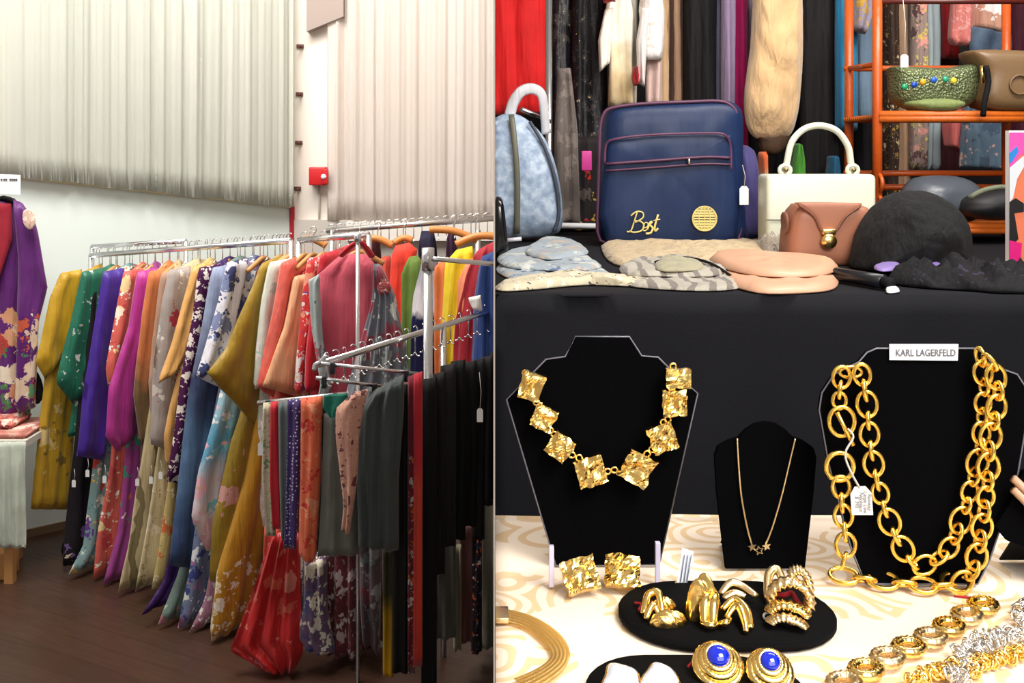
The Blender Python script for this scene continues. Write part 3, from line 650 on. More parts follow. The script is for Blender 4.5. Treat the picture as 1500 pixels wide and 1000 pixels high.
# clip bars below the front rail
def bar(x0, v0, x1, v1, Y0, Y1, label, r=.006):
    a, b = P(x0, v0, Y0), P(x1, v1, Y1); t = thing('clip_hanger', label, 'hanger', ((a.x+b.x)/2, (a.y+b.y)/2, min(a.z, b.z)))
    obj('clamp_bar', T([a, b], r, 8), CHR, t)
    for u in (.12, .88):
        c = a.lerp(b, u); obj('clip', B((c.x-.008, c.y-.012, c.z-.03), (c.x+.008, c.y+.012, c.z+.008), bev=.002), plain('dark_metal', (60, 60, 66), .3, .8), t)
bar(470, 532, 612, 547, 3.32, 3.45, 'long chrome clip hanger under the start of the front rail')
bar(463, 553, 560, 566, 3.36, 3.5, 'second chrome clip hanger, just under the long one')
bar(378, 590, 507, 577, 3.5, 3.42, 'white coated bar carrying the row of folded cloths', .008)
# folded cloths hanging in front
def folded(label, L, Rr, Y, m, name='folded_kimono', cat='folded cloth', th=.035, seed=1, amp=.006, folds=1, ang=0, Y2=None, grp=None):
    x0 = (L[0][0]+Rr[0][0])/2; pl = Plane(P(x0, 0, Y).x, Y, 1, ang)
    bm = cloth(pl, L, Rr, th, folds, amp, seed=seed, grow=.3)
    zz = min(v.co.z for v in bm.verts)
    if zz < .012:
        for v in bm.verts: v.co.z = max(v.co.z, .012+.002*((seed*7) % 5))
    return obj(name, bm, m, label=label, cat=cat)
folded('cream cloth with green leaf print, leftmost of the folded cloths', [(385, 590), (385, 700), (390, 785)], [(398, 589), (400, 700), (404, 785)], 3.44, fb('green_leaf_print', (204, 200, 170), [(110, 150, 110), (180, 190, 150)], 22, .35), seed=1)
folded('plain red folded cloth next to the green leaf print', [(396, 588), (396, 700), (400, 775)], [(409, 588), (410, 700), (413, 775)], 3.43, fb('plain_red', (206, 30, 44)), seed=2)
folded('slate grey folded cloth left of the purple dotted one', [(408, 588), (409, 700), (412, 790)], [(424, 587), (424, 700), (424, 790)], 3.42, fb('slate_cloth', (104, 112, 112)), seed=3)
folded('purple folded cloth covered in small white dots', [(422, 585), (420, 700), (416, 802)], [(443, 584), (440, 700), (434, 804)], 3.40, fb('purple_dots', (60, 34, 104), dots=(85, .24, (226, 220, 236))), seed=4)
folded('orange and red patterned folded cloth', [(441, 583), (440, 700), (436, 808), (448, 824)], [(473, 580), (470, 700), (464, 812), (458, 824)], 3.39, fb('orange_red_print', (232, 110, 70), [(206, 40, 34), (236, 150, 110), (210, 60, 44)], 12, .4), seed=5, th=.05)
folded('dark green folded cloth edge beside the grey one', [(471, 582), (470, 700), (462, 806)], [(486, 580), (486, 700), (484, 806)], 3.42, fb('dark_teal_green', (20, 92, 76), zones=[(0, (20, 44, 40)), (.45, (20, 50, 44)), (.5, (12, 110, 90))]), seed=6)
folded('large warm grey folded cloth in the middle of the hanging row', [(474, 606), (472, 700), (466, 814)], [(530, 598), (530, 700), (526, 812)], 3.38, fb('warm_grey_cloth', (96, 96, 88)), seed=7, th=.05)
folded('teal green cloth draped over the bar above the grey one', [(474, 578), (473, 596), (484, 612)], [(508, 576), (512, 592), (494, 610)], 3.34, fb('teal_green', (10, 120, 100)), seed=8, th=.02)
folded('dark grey-green folded cloth with curled front edge', [(548, 572), (528, 600), (524, 700), (526, 800)], [(592, 548), (592, 600), (584, 700), (584, 806)], 3.36, fb('dark_grey_green', (62, 70, 68)), seed=9, th=.07, amp=.012)
folded('pink cloth with dark red floral scrolls draped over the row', [(518, 574), (492, 598), (492, 640), (504, 740), (500, 776)], [(540, 570), (534, 590), (526, 640), (524, 700), (512, 784)], 3.3, fb('pink_scroll', (206, 150, 130), [(110, 40, 44), (84, 40, 44), (222, 176, 150)], 16, .33), seed=10, th=.04)
BK = [(16, 16, 17), (26, 24, 25), (34, 30, 32), (12, 12, 14)]
def strip(label, x0, v0, x1, v1, Y, c, wtop=None, seed=0, mat=None, tilt=0, cat='trousers', name='folded_trousers', amp=.005):
    folded(label, [(x0, v0), (x0-tilt*.5, (v0+v1)/2), (x0-tilt, v1)], [(x1, v0-4), (x1-tilt*.5, (v0+v1)/2), (x1-tilt, v1)], Y, mat or fb('cloth_%d_%d_%d' % c, c), name, cat, seed=seed, amp=amp)
strip('black folded trousers right of the grey-green cloth', 575, 566, 597, 985, 3.42, (24, 26, 26), seed=11)
strip('yellow ended dark strip of cloth low between the racks', 561, 800, 577, 990, 3.5, (150, 118, 30), seed=12, mat=fb('dark_to_yellow', (60, 50, 20), zones=[(0, (200, 150, 24)), (.12, (180, 140, 30)), (.3, (60, 60, 34)), (.7, (36, 38, 34))]))
strip('dusty pink edged folded trousers', 588, 556, 600, 960, 3.5, (150, 104, 100), seed=13)
strip('maroon folded trousers with flecked lower half', 597, 552, 608, 985, 3.42, (120, 22, 36), seed=14, mat=fb('maroon_fleck', (120, 22, 44), [(214, 200, 196), (200, 110, 40), (60, 16, 30)], 22, .4, None, .75))
strip('bright red folded trousers turning orange-red below', 606, 548, 619, 975, 3.38, (190, 24, 36), seed=15, mat=fb('red_orange', (190, 24, 30), zones=[(0, (196, 50, 30)), (.6, (200, 56, 34)), (.7, (190, 18, 40))]))
names = ['nearest the red strip', 'with a thin grey edge', 'under the first dark clip', 'in the middle of the black ones', 'with a white price tag in front', 'behind the price tag', 'second from the divider', 'at the divider edge']
xs = [(617, 640, 556, 1010), (634, 652, 548, 840), (645, 668, 536, 800), (660, 682, 530, 790), (676, 698, 532, 770), (692, 710, 528, 790), (704, 722, 524, 740), (716, 735, 516, 730)]
for i, (x0, x1, v0, v1) in enumerate(xs):
    strip('black folded trousers '+names[i], x0, v0, x1, v1, 3.5+i*.045, BK[i % 4], seed=30+i)
lows = [(632, 668, 790, 935, 3.72, (84, 82, 76), 'grey long skirt low under the black trousers'), (664, 676, 800, 950, 3.8, (128, 120, 96), 'sage green narrow skirt under the trousers'),
        (672, 692, 770, 940, 3.86, (92, 50, 44), 'brown red skirt with a navy foot'), (690, 706, 760, 955, 3.92, (36, 30, 40), 'black sequinned skirt with orange flecks'),
        (704, 735, 700, 950, 4.0, (122, 116, 100), 'pale grey-olive skirt at the divider')]
for i, (x0, x1, v0, v1, Y, c, lb) in enumerate(lows):
    strip(lb, x0, v0, x1, v1, Y, c, seed=50+i, cat='skirt', name='skirt', mat=fb('skirt_fleck', c, [(200, 90, 50), (220, 220, 220), (40, 60, 90)], 20, .3) if i == 3 else None, amp=.012)  # fourth skirt: orange, white and navy flecks in the cloth colour
# hems behind: maroon/grey long kimonos seen under the folded cloths
folded('maroon kimono skirt with ring flowers under the grey cloth', [(486, 640), (480, 800), (478, 960)], [(530, 640), (526, 800), (530, 960)], 3.95, fb('maroon_rings', (104, 34, 44), [(206, 200, 190), (150, 60, 70), (190, 170, 170)], 11, .34, None, .6), 'kimono', 'kimono', th=.1, seed=61, amp=.02)
folded('dark grey-rose kimono skirt sweeping towards the floor', [(530, 640), (526, 800), (530, 940)], [(566, 640), (560, 800), (556, 955)], 3.9, fb('grey_rose_hem', (90, 70, 76), [(150, 150, 150), (120, 40, 54), (110, 120, 124)], 8, .4, None, .7), 'kimono', 'kimono', th=.1, seed=62, amp=.02)
folded('scarlet satin kimono train spilling on the floor at the front', [(398, 780), (372, 860), (350, 920), (338, 948), (400, 985)], [(440, 780), (441, 860), (444, 920), (444, 955), (430, 985)], 3.86, fb('scarlet_train', (190, 26, 28), [(220, 130, 110), (206, 90, 70)], 6, .3, .12, .5, rough=.28), 'kimono', 'kimono', th=.045, seed=63, amp=.02, folds=.8)
folded('rust red kimono skirt between the green leaf print and the scarlet train', [(388, 770), (384, 850), (376, 900)], [(412, 770), (414, 850), (410, 900)], 3.95, fb('rust_red', (190, 60, 40)), 'kimono', 'kimono', th=.08, seed=64)
folded('white and navy patterned kimono skirt right of the scarlet train', [(444, 810), (442, 880), (440, 930), (452, 950)], [(480, 810), (480, 880), (488, 930), (492, 956)], 3.88, fb('white_navy_hem', (96, 70, 100), [(222, 212, 190), (60, 60, 110)], 9, .44), 'kimono', 'kimono', th=.1, seed=65, amp=.018)
# price tags hanging in the rows
TAGW = plain('tag_white', (236, 234, 230), .6); STR = plain('tag_string', (200, 196, 190), .7)
def price_tag(px, v, Y, label, w_=.024, h_=.045, ls=.06, ang=0, group=None, lines=True):
    c = P(px, v, Y); t = thing('price_tag', label, 'price tag', c-Vector((0, 0, h_/2)), group)
    Wp = [Vector((x*w_/2, 0, z*h_/2)) for x, z in ((-1, -1), (1, -1), (1, .7), (.5, 1), (-.5, 1), (-1, .7))]
    R3 = Matrix.Rotation(ang, 3, 'Y'); Wp = [c+R3 @ q for q in Wp]
    obj('card', extr(Wp, Vector((0, 1, 0)), .001), TAGW, t, smooth=False)
    top = c+R3 @ Vector((0, .0, h_/2-.004)); obj('string', T([top, top+Vector((.004, .004, ls*.5)), top+Vector((-.002, .01, ls))], .0009, 5), STR, t)
    return t
for x, v, wh in [(108, 708, 'dark kimono right of the mustard one'), (128, 693, 'black skirt beside the mustard hem'), (153, 702, 'teal floral skirt'), (201, 706, 'magenta sleeve, in front of the violet print'), (221, 703, 'bamboo print'), (235, 696, 'sand print beside the plum blossoms')]:
    R = 4.45-.0 if x > 150 else 4.55
    price_tag(x, v, R, 'white price tag hanging in front of the '+wh, group='white price tags along the kimono row', w_=.017, h_=.032, ls=.05)
price_tag(383, 657, 3.42, 'white price tag between the olive kimono and the green leaf print', ls=.07)
price_tag(703, 608, 3.36, 'white price tag hanging in front of the black trousers', ls=.12, w_=.02)
# -------- purple furisode at far left, its sign, table
t = thing('kimono', 'large purple kimono with red lining and big pale flowers at the far left edge', 'kimono', P(20, 640, 4.9))
pl = Plane(P(20, 0, 4.9).x, 4.9, 1, .12)
PUR = fb('purple_furisode', (96, 20, 112), [(232, 204, 176), (196, 60, 50), (240, 224, 200), (70, 130, 80), (222, 160, 120)], 6.5, .5, .04, .62, rough=.5)
PUR2 = fb('purple_furisode_top', (98, 20, 116), rough=.5)
obj('body', cloth(pl, [(-40, 292), (-60, 330), (-60, 615)], [(22, 290), (42, 330), (46, 612)], .08, .5, .016, seed=71), PUR, t)
pl2 = Plane(P(20, 0, 4.82).x, 4.82, 1, .12)
obj('sleeve', cloth(pl2, [(20, 292), (26, 380), (24, 470), (22, 590), (26, 606)], [(34, 298), (54, 330), (70, 420), (58, 470), (52, 596)], .06, .7, .012, seed=72), fb('purple_sleeve', (92, 20, 108), [(232, 204, 176), (206, 90, 60), (240, 224, 200), (80, 140, 90)], 6.5, .5, -.02, .58, rough=.5), t)
o = obj('shoulder_flower', puff([(34, 310), (44, 306), (52, 318), (50, 332), (42, 336), (34, 326)], 4.755, .012, seed=2, nz=.004), fb('flower_pale', (230, 196, 176), [(200, 90, 70), (244, 226, 210)], 20, .4), t)
obj('lining', cloth(Plane(pl.o[0], 4.84, 1, .12), [(-20, 296), (-20, 360), (-20, 430)], [(16, 298), (18, 350), (-8, 430)], .02, .7, .006, seed=73), fb('lining_red', (160, 10, 40)), t)
h = thing('clothes_hanger', 'dark hanger inside the collar of the large purple kimono', 'hanger', P(8, 300, 4.86))
obj('shoulder_bar', T(smoothpts([P(-40, 312, 4.88), P(5, 290, 4.88), P(36, 308, 4.88)], 4), .013), BLK, h)
c = P(12, 270, 4.8); h = thing('sign', 'small white paper sign above the purple kimono', 'sign', P(12, 290, 4.8))
obj('card', extr([P(-25, 254, 4.8), P(30, 256, 4.8), P(30, 285, 4.8), P(-25, 283, 4.8)], Vector((0, 1, 0)), .002), WHT, h, smooth=False)
bm = bmesh.new()
for i, x in enumerate((2, 6, 9, 15, 18, 21, 24)):
    p = P(x, 263, 4.797); box(bm, (p.x-.004, p.y-.0005, p.z-.004), (p.x+.004, p.y+.0005, p.z+.004))
obj('print', bm, plain('dark_ink', (70, 70, 74), .8), h, smooth=False)
obj('stand_pole', T([P(8, 290, 5.0), (P(8, 290, 5.0).x, 5.0, 0)], .012), CHR, label='chrome pole behind the large purple kimono', cat='pole')
obj('black_pouch', puff([(48, 540), (60, 556), (63, 580), (54, 592), (44, 575)], 4.86, .04), BLK, label='black cloth corner hanging between the purple and mustard kimonos', cat='cloth')
# table with white skirt
t = thing('table', 'low table under a pale green-white cloth at the far left', 'table', P(10, 800, 4.85))
x1 = P(47, 0, 4.7).x; zt = .66
obj('tabletop', B((-2.45, 4.66, zt-.03), (x1-.01, 5.02, zt)), plain('pale_top', (214, 210, 198), .6), t, smooth=False)
pc = Plane(x1, 4.64, 1, 0)
bm = cloth(pc, [(-.37, zt), (-.37, .18)], [(0, zt), (.0, .18)], .02, 1.0, .012, tz=True, seed=81, cols=60)
o = obj('table_skirt', bm, fb('sage_white_cloth', (196, 204, 188)), t)
for q in ((-2.42, 4.7), (x1-.1, 4.7), (-2.42, 4.98), (x1-.2, 4.98)):
    obj('leg', B((q[0]-.02, q[1]-.02, 0), (q[0]+.02, q[1]+.02, zt-.03)), WOODH, t, smooth=False)
obj('wooden_block', B((-2.4, 4.72, 0), (P(8, 0, 4.7).x, 4.84, .12), bev=.004), WOODH, label='wooden block on the floor under the skirted table', cat='block')
def slab(name, label, x0, x1_, y0, y1, z0, z1, m, seed):
    bm = bmesh.new(); bmesh.ops.create_cube(bm, size=1, matrix=Matrix.Translation(((x0+x1_)/2, (y0+y1)/2, (z0+z1)/2)) @ Matrix.Diagonal((x1_-x0, y1-y0, z1-z0, 1)))
    bmesh.ops.bevel(bm, geom=bm.edges[:], offset=.012, segments=3, affect='EDGES'); bmesh.ops.subdivide_edges(bm, edges=[e for e in bm.edges if e.calc_length() > .06], cuts=5, use_grid_fill=True)
    for v in bm.verts:
        if v.co.z > z0+.004: v.co.z += noise.noise(v.co*15+Vector((seed, 0, 0)))*.008
    obj(name, bm, m, label=label, cat='folded cloth')
slab('folded_kimono', 'folded pink kimono with pale flowers lying on the table, lower of the two', -2.42, x1-.02, 4.68, 4.95, zt, zt+.035, fb('pink_fold_b', (206, 130, 116), [(236, 206, 190), (214, 160, 140)], 9, .4), 3)
slab('folded_kimono', 'folded coral pink kimono lying on top of the other on the table', -2.42, x1-.1, 4.7, 4.93, zt+.037, zt+.075, fb('pink_fold_a', (216, 120, 104), [(240, 216, 196), (160, 60, 60)], 10, .4), 4)
# ================================================================ RIGHT ROOM: accessories tables
ROOM = 'R'
ZP = .77
obj('floor_platform', B((.0006, .3, ZP-.1), (3.2, 5.0, ZP)), plain('dark_platform', (50, 44, 42), .8), kind='structure', smooth=False)
DW = plain('dark_wall', (34, 30, 32), .9)
obj('wall_rear', B((.0006, 4.9, ZP), (3.2, 5.0, 3.6)), DW, kind='structure', smooth=False)
obj('wall_right', B((3.1, .3, ZP), (3.2, 4.9, 3.6)), DW, kind='structure', smooth=False)
ZF, ZB = H-HF, H-HB
DRAPE = plain('black_drape', (22, 22, 27), .85, spec=.2, bump=.3, bs=260)
def table(name, label, x0, x1, y0, y1, z, m, dlabel, dcat, dname, skirt=True, seed=1, wr=.0):
    t = thing(name, label, 'table', ((x0+x1)/2, (y0+y1)/2, ZP))
    obj('tabletop', B((x0+.006, y0+.01, z-.035), (x1-.01, y1-.01, z-.007)), plain('table_laminate', (180, 176, 170), .5), t, smooth=False)
    for lx in (x0+.05, x1-.06):
        for ly in (y0+.06, y1-.06): obj('leg', T([(lx, ly, z-.035), (lx, ly, ZP)], .014, 8), CHR, t)
    c = thing(dname, dlabel, dcat, ((x0+x1)/2, y0, ZP))
    bm = bmesh.new(); nx, ny = 60, 40; G = []
    for j in range(ny+1):
        r = []
        for i in range(nx+1):
            x = lerp(x0, x1, i/nx); y = lerp(y0, y1, j/ny); d = noise.noise(Vector((x*6, y*9, seed)))*wr + noise.noise(Vector((x*16, y*22, seed)))*wr*.4
            r.append(bm.verts.new((x, y, z-.0015+min(0, d)-wr*.4)))
        G.append(r)
    for j in range(ny):
        for i in range(nx): bm.faces.new((G[j][i], G[j][i+1], G[j+1][i+1], G[j+1][i]))
    G2 = [[bm.verts.new((v.co.x, v.co.y, z-.006)) for v in r] for r in G]
    for j in range(ny):
        for i in range(nx): bm.faces.new((G2[j][i], G2[j+1][i], G2[j+1][i+1], G2[j][i+1]))
    for i in range(nx):
        bm.faces.new((G[0][i], G2[0][i], G2[0][i+1], G[0][i+1])); bm.faces.new((G[ny][i], G[ny][i+1], G2[ny][i+1], G2[ny][i]))
    for j in range(ny):
        bm.faces.new((G[j][0], G[j+1][0], G2[j+1][0], G2[j][0])); bm.faces.new((G[j][nx], G2[j][nx], G2[j+1][nx], G[j+1][nx]))
    obj('cloth_top', bm, m, c)
    for yy, nm in ((y0, 'front_skirt'), (y1, 'back_skirt')):
        if nm == 'back_skirt' and not skirt: continue
        pl = Plane(x0, yy-.004 if yy == y0 else yy+.004, 1, 0)
        bm = cloth(pl, [(0, z-.001), (0, ZP+.01)], [(x1-x0, z-.001), (x1-x0, ZP+.01)], .008, .18, .009, tz=True, seed=seed+5, cols=90, grow=.8)
        obj(nm, bm, m, c)
    return t
table('display_table', 'rear display table under the black cloth, bags standing on it', .0012, 1.95, 1.80, 3.15, ZB, DRAPE, 'long black tablecloth over the rear table, its front hanging down', 'tablecloth', 'black_tablecloth', seed=3)
table('display_table', 'front jewellery table under the cream damask cloth', .0012, .95, .55, 1.2286, ZF, m_damask(), 'cream and gold damask tablecloth under the jewellery', 'tablecloth', 'damask_tablecloth', seed=8, wr=.0012)
# ---- rear clothes
def rc(name, label, cat, L, Rr, Y, m, th=.08, folds=.7, seed=1, amp=.014, ang=0):
    t, p_ = topper(name, label, L, Rr, Y, m, cat, ang, th, folds, seed, amp); return t
def rect(x0, x1, v1, top=-58, sh=10): return [(x0+sh, top), (x0, top+26), (x0, v1)], [(x1-sh, top), (x1, top+26), (x1, v1)]
for (nm, lb, cat, x0, x1, v1, Y, m, sd) in [
    ('dress', 'bright red dress at the left edge behind the denim backpack', 'dress', 715, 801, 168, 3.75, fb('bright_red_dress', (226, 6, 8)), 1),
    ('blouse', 'cream blouse strip beside the chrome post', 'blouse', 788, 806, 96, 3.9, fb('cream_strip', (206, 196, 170)), 2),
    ('jacket', 'black leather jacket with glossy creases', 'jacket', 806, 846, 240, 3.8, fb('black_leather', (34, 30, 34), [(70, 66, 62), (20, 18, 22)], 12, .4, rough=.35), 3),
    ('dress', 'black lace dress next to the black leather jacket', 'dress', 838, 890, 300, 3.72, fb('black_lace', (24, 22, 26), [(58, 54, 56), (14, 12, 14)], 20, .36, rough=.5), 4),
    ('coat', 'beige knitted coat just right of the white blouses', 'coat', 958, 980, 200, 3.7, fb('beige_knit', (186, 154, 116), lines=(6, 2, .8, (140, 104, 72))), 5),
    ('coat', 'brown and cream striped coat left of the black dress', 'coat', 975, 1003, 200, 3.74, fb('brown_stripe', (150, 116, 88), lines=(8, 1, .7, (70, 46, 36))), 6),
    ('dress', 'plain black dress above the navy travel bag', 'dress', 1002, 1050, 240, 3.68, fb('plain_black_dress', (18, 18, 18)), 7),
    ('dress', 'slate lilac dress left of the magenta one', 'dress', 1046, 1060, 220, 3.72, fb('slate_dress', (106, 106, 130)), 8),
    ('dress', 'lilac dress above the right corner of the travel bag', 'dress', 1056, 1076, 230, 3.66, fb('lilac_dress', (164, 142, 176)), 9),
    ('dress', 'magenta dress left of the fur coat', 'dress', 1072, 1094, 262, 3.70, fb('magenta_dress', (190, 4, 100)), 10),
    ('dress', 'grey violet dress between the magenta dress and the fur coat', 'dress', 1090, 1104, 190, 3.76, fb('grey_violet', (130, 112, 132)), 11),
    ('dress', 'black velvet dress right of the fur coat', 'dress', 1170, 1230, 330, 3.62, fb('black_dress_b', (20, 16, 18)), 12),
    ('coat', 'turquoise blue coat left of the orange shelf unit', 'coat', 1224, 1256, 192, 3.55, fb('turquoise_coat', (14, 118, 164)), 13),
    ('dress', 'dusty blue dress behind the post of the orange shelf unit', 'dress', 1252, 1282, 178, 3.65, fb('dusty_blue', (104, 128, 150)), 14),
    ('trousers', 'black trousers hanging behind the cream handbag', 'trousers', 1095, 1175, 330, 3.85, fb('black_trs', (16, 14, 16)), 15),
    ('skirt', 'black skirt hanging below the dusty blue dress', 'skirt', 1250, 1310, 330, 3.85, fb('black_skirt_c', (18, 16, 18)), 16),
    ('dress', 'dark gold-flecked dress seen through the shelf unit', 'dress', 1294, 1315, 330, 3.7, fb('dark_gold_fleck', (60, 44, 36), [(150, 120, 60), (200, 180, 140)], 20, .26), 17),
    ('dress', 'tan dress seen through the shelf unit beside its rear post', 'dress', 1308, 1330, 300, 3.74, fb('tan_dress', (170, 134, 104)), 18),
    ('dress', 'printed yellow, pink and grey dress seen through the shelf unit', 'dress', 1334, 1356, 250, 3.66, fb('printed_mix', (150, 130, 120), [(210, 190, 90), (220, 150, 140), (90, 60, 60)], 14, .44), 19),
    ('dress', 'pale grey-blue dress seen through the shelf unit', 'dress', 1350, 1374, 252, 3.7, fb('pale_grey_blue', (164, 178, 182)), 20),
    ('dress', 'dark red dress seen through the top of the shelf unit', 'dress', 1378, 1400, 86, 3.72, fb('dark_red_dress', (170, 12, 24)), 21),
    ('dress', 'burgundy dark dress at the top right behind the shelf unit', 'dress', 1478, 1540, 240, 3.72, fb('burgundy_dress', (64, 16, 32)), 22),
    ('skirt', 'maroon skirt half hidden behind the coral blouse in the shelf unit', 'skirt', 1368, 1402, 300, 3.85, fb('maroon_skirt', (60, 16, 24)), 23)]:
    L, Rr = rect(x0, x1, v1); rc(nm, lb, cat, L, Rr, Y, m, seed=sd+40, amp=.01)
t = rc('blouse', 'white blouse with a long drooping sleeve, left one of the pair', 'blouse', [(900, -58), (886, 20), (892, 90), (890, 156)], [(914, -58), (928, 20), (926, 90), (928, 156)], 3.62, fb('ivory_blouse', (236, 226, 200), zones=[(0, (206, 176, 124)), (.1, (226, 206, 164)), (.2, (244, 238, 222)), (.7, (246, 240, 226))]), seed=91)
obj('sleeve', cloth(Plane(P(884, 0, 3.56).x, 3.56), [(886, 14), (876, 60), (878, 106)], [(902, 10), (896, 60), (893, 92)], .05, .8, .008, seed=92), fb('ivory_sleeve', (244, 238, 224)), t)
t = rc('blouse', 'white embroidered blouse, right one of the pair', 'blouse', [(944, -58), (936, 14), (940, 60), (940, 88)], [(962, -58), (974, 14), (974, 60), (970, 88)], 3.58, fb('white_blouse', (248, 244, 240), [(226, 216, 206)], 16, .3), seed=93)
obj('sleeve', cloth(Plane(P(930, 0, 3.54).x, 3.54), [(940, 12), (932, 60), (934, 120)], [(952, 12), (948, 60), (944, 128)], .05, .8, .008, seed=94), fb('white_sleeve', (246, 240, 236)), t)
rc('dress', 'pale grey dress between the two white blouses', 'dress', [(918, -58), (912, 0), (912, 158)], [(930, -58), (934, 0), (932, 158)], 3.68, fb('grey_cream', (190, 186, 172)), seed=95)
rc('dress', 'pale pink dress below the embroidered white blouse', 'dress', [(946, -50), (944, 60), (946, 158)], [(962, -50), (970, 60), (968, 158)], 3.66, fb('pale_pink', (228, 196, 186)), seed=96)
rc('dress', 'golden tan dress below the left white blouse', 'dress', [(900, -50), (896, 60), (900, 158)], [(916, -50), (914, 60), (914, 158)], 3.70, fb('golden_tan', (204, 166, 108)), seed=97)
rc('top', 'red top peeking above the white blouses', 'top', [(884, -58), (882, -20), (884, 4)], [(900, -58), (904, -20), (902, 2)], 3.5, fb('red_peek', (196, 20, 34)), seed=98)
rc('top', 'small red cloth hanging between the pale dresses', 'top', [(928, 98), (926, 112), (929, 124)], [(933, 98), (935, 112), (932, 126)], 3.5, fb('red_peek', (196, 20, 34)), seed=99)
rc('blouse', 'lilac sleeve with gold trim left of the shelf unit post', 'blouse', [(1254, -40), (1246, 20), (1244, 44)], [(1280, -40), (1280, 20), (1268, 50)], 3.45, fb('lilac_sleeve', (140, 130, 146), [(196, 150, 40)], 14, .36), seed=100)
rc('blouse', 'coral pink blouse seen through the top of the shelf unit', 'blouse', [(1398, -50), (1394, 20), (1392, 56), (1400, 66)], [(1424, -50), (1424, 20), (1420, 56), (1418, 68)], 3.5, fb('coral_blouse', (214, 120, 112), [(226, 160, 150)], 14, .3), seed=101)
rc('blouse', 'coral pink skirt seen below the middle shelf', 'skirt', [(1384, 150), (1382, 184), (1384, 214)], [(1416, 150), (1418, 184), (1408, 224)], 3.5, fb('coral_skirt', (196, 94, 90)), seed=102)
rc('top', 'white and tan top above the dark denim skirt', 'top', [(1426, -50), (1422, 10), (1422, 40)], [(1462, -50), (1470, 10), (1478, 50)], 3.5, fb('tan_white_top', (188, 140, 118), [(236, 226, 222)], 5, .4), seed=103)
rc('skirt', 'dark blue denim skirt behind the brown handbag', 'skirt', [(1422, 38), (1422, 60), (1422, 100)], [(1480, 50), (1482, 70), (1482, 100)], 3.45, m_denim('dark_denim', (40, 52, 70), (66, 84, 106), (96, 116, 136)), seed=104)
rc('shorts', 'pale worn denim with pink patches seen below the middle shelf', 'shorts', [(1412, 150), (1408, 190), (1406, 246)], [(1480, 150), (1478, 190), (1472, 250)], 3.45, fb('patched_denim', (84, 108, 128), [(200, 160, 144), (60, 80, 100)], 9, .32), seed=105)
rc('scarf', 'bright green cloth glimpsed inside the arch of the cream handle', 'cloth', [(1166, 210), (1160, 240), (1156, 280)], [(1170, 210), (1178, 240), (1182, 280)], 3.5, fb('bright_green', (70, 150, 40)), seed=106)
rc('scarf', 'blue cloth glimpsed inside the arch of the cream handle', 'cloth', [(1214, 228), (1210, 250), (1208, 290)], [(1224, 228), (1228, 250), (1232, 290)], 3.5, fb('teal_blue_cloth', (14, 100, 140)), seed=107)
rc('skirt', 'dark floral skirt low behind the backpack and travel bag', 'skirt', [(822, 200), (818, 260), (820, 340)], [(884, 200), (886, 260), (890, 340)], 3.5, fb('dark_floral_low', (40, 34, 36), [(190, 50, 40), (200, 160, 70), (90, 80, 76)], 9, .3, None, .14), seed=108)
rc('coat', 'grey brown sheer coat right of the backpack', 'coat', [(818, 100), (812, 190), (810, 330)], [(836, 100), (846, 190), (850, 330)], 3.45, fb('grey_brown_sheer', (104, 94, 88), [(130, 118, 110)], 7, .3), seed=109)
rc('coat', 'tan coat strip right of the navy travel bag', 'coat', [(1112, 222), (1112, 300), (1114, 370)], [(1122, 222), (1124, 300), (1124, 370)], 3.4, fb('tan_strip', (196, 160, 120), zones=[(0, (190, 156, 118)), (.24, (200, 160, 120)), (.3, (214, 96, 30))]), seed=110)
obj('pink_tag', B((P(852, 0, 3.3).x, 3.3, P(0, 250, 3.3).z), (P(867, 0, 3.3).x, 3.31, P(0, 221, 3.3).z), bev=.003), plain('hot_pink', (226, 70, 160), .5), label='hot pink tag hanging between the backpack and the navy bag', cat='tag')
# fur coat
FUR = m_fur('honey_fur', (226, 190, 140), (176, 130, 84), 40)
t = thing('fur_coat', 'honey coloured fur coat ending in a dark band, hanging above the cream handbag', 'coat', P(1135, 225, 3.45))
bm = puff([(1108, -60), (1104, 0), (1100, 70), (1092, 130), (1092, 170), (1100, 196), (1118, 206), (1140, 204), (1158, 196), (1168, 160), (1174, 90), (1174, 0), (1168, -60)], 3.45, .16, p=2.2, rings=16, nz=.03, seed=4, sm=5)
rnd = random.Random(3)
for v in bm.verts: v.co += Vector((0, -1, 0))*noise.noise(v.co*Vector((60, 60, 22)).length*.9)*.006
obj('body', bm, FUR, t)
obj('hem_band', puff([(1104, 196), (1110, 206), (1116, 224), (1140, 226), (1156, 204), (1150, 192)], 3.46, .08), fb('dark_band', (74, 54, 38)), t)
# chrome rack posts
t = thing('clothes_rack', 'chrome clothes rack with a round post beside the black leather jacket', 'clothes rack', (P(805, 0, 3.4).x, 3.4, ZP))
p = P(804, -60, 3.4); obj('post', T([p, (p.x, p.y, ZP)], .012, 10), CHR, t)
q = P(1560, -60, 3.62); obj('rail', T([(0.01, 3.64, p.z), (q.x, 3.64, p.z)], .013, 10), CHR, t)
obj('post', T([(q.x, 3.64, p.z), (q.x, 3.64, ZP)], .012, 10), CHR, t); obj('bracket', T([p, (p.x, 3.64, p.z)], .012, 8), CHR, t)
for (a_, b_) in (((764, 160, 3.3), (806, 178, 3.38)),): obj('stub_arm', T([P(*a_), P(*b_)], .008, 8), CHR, t)
obj('lower_rod', T([P(806, 330, 3.4), P(900, 332, 3.4)], .010, 8), WHT, t)

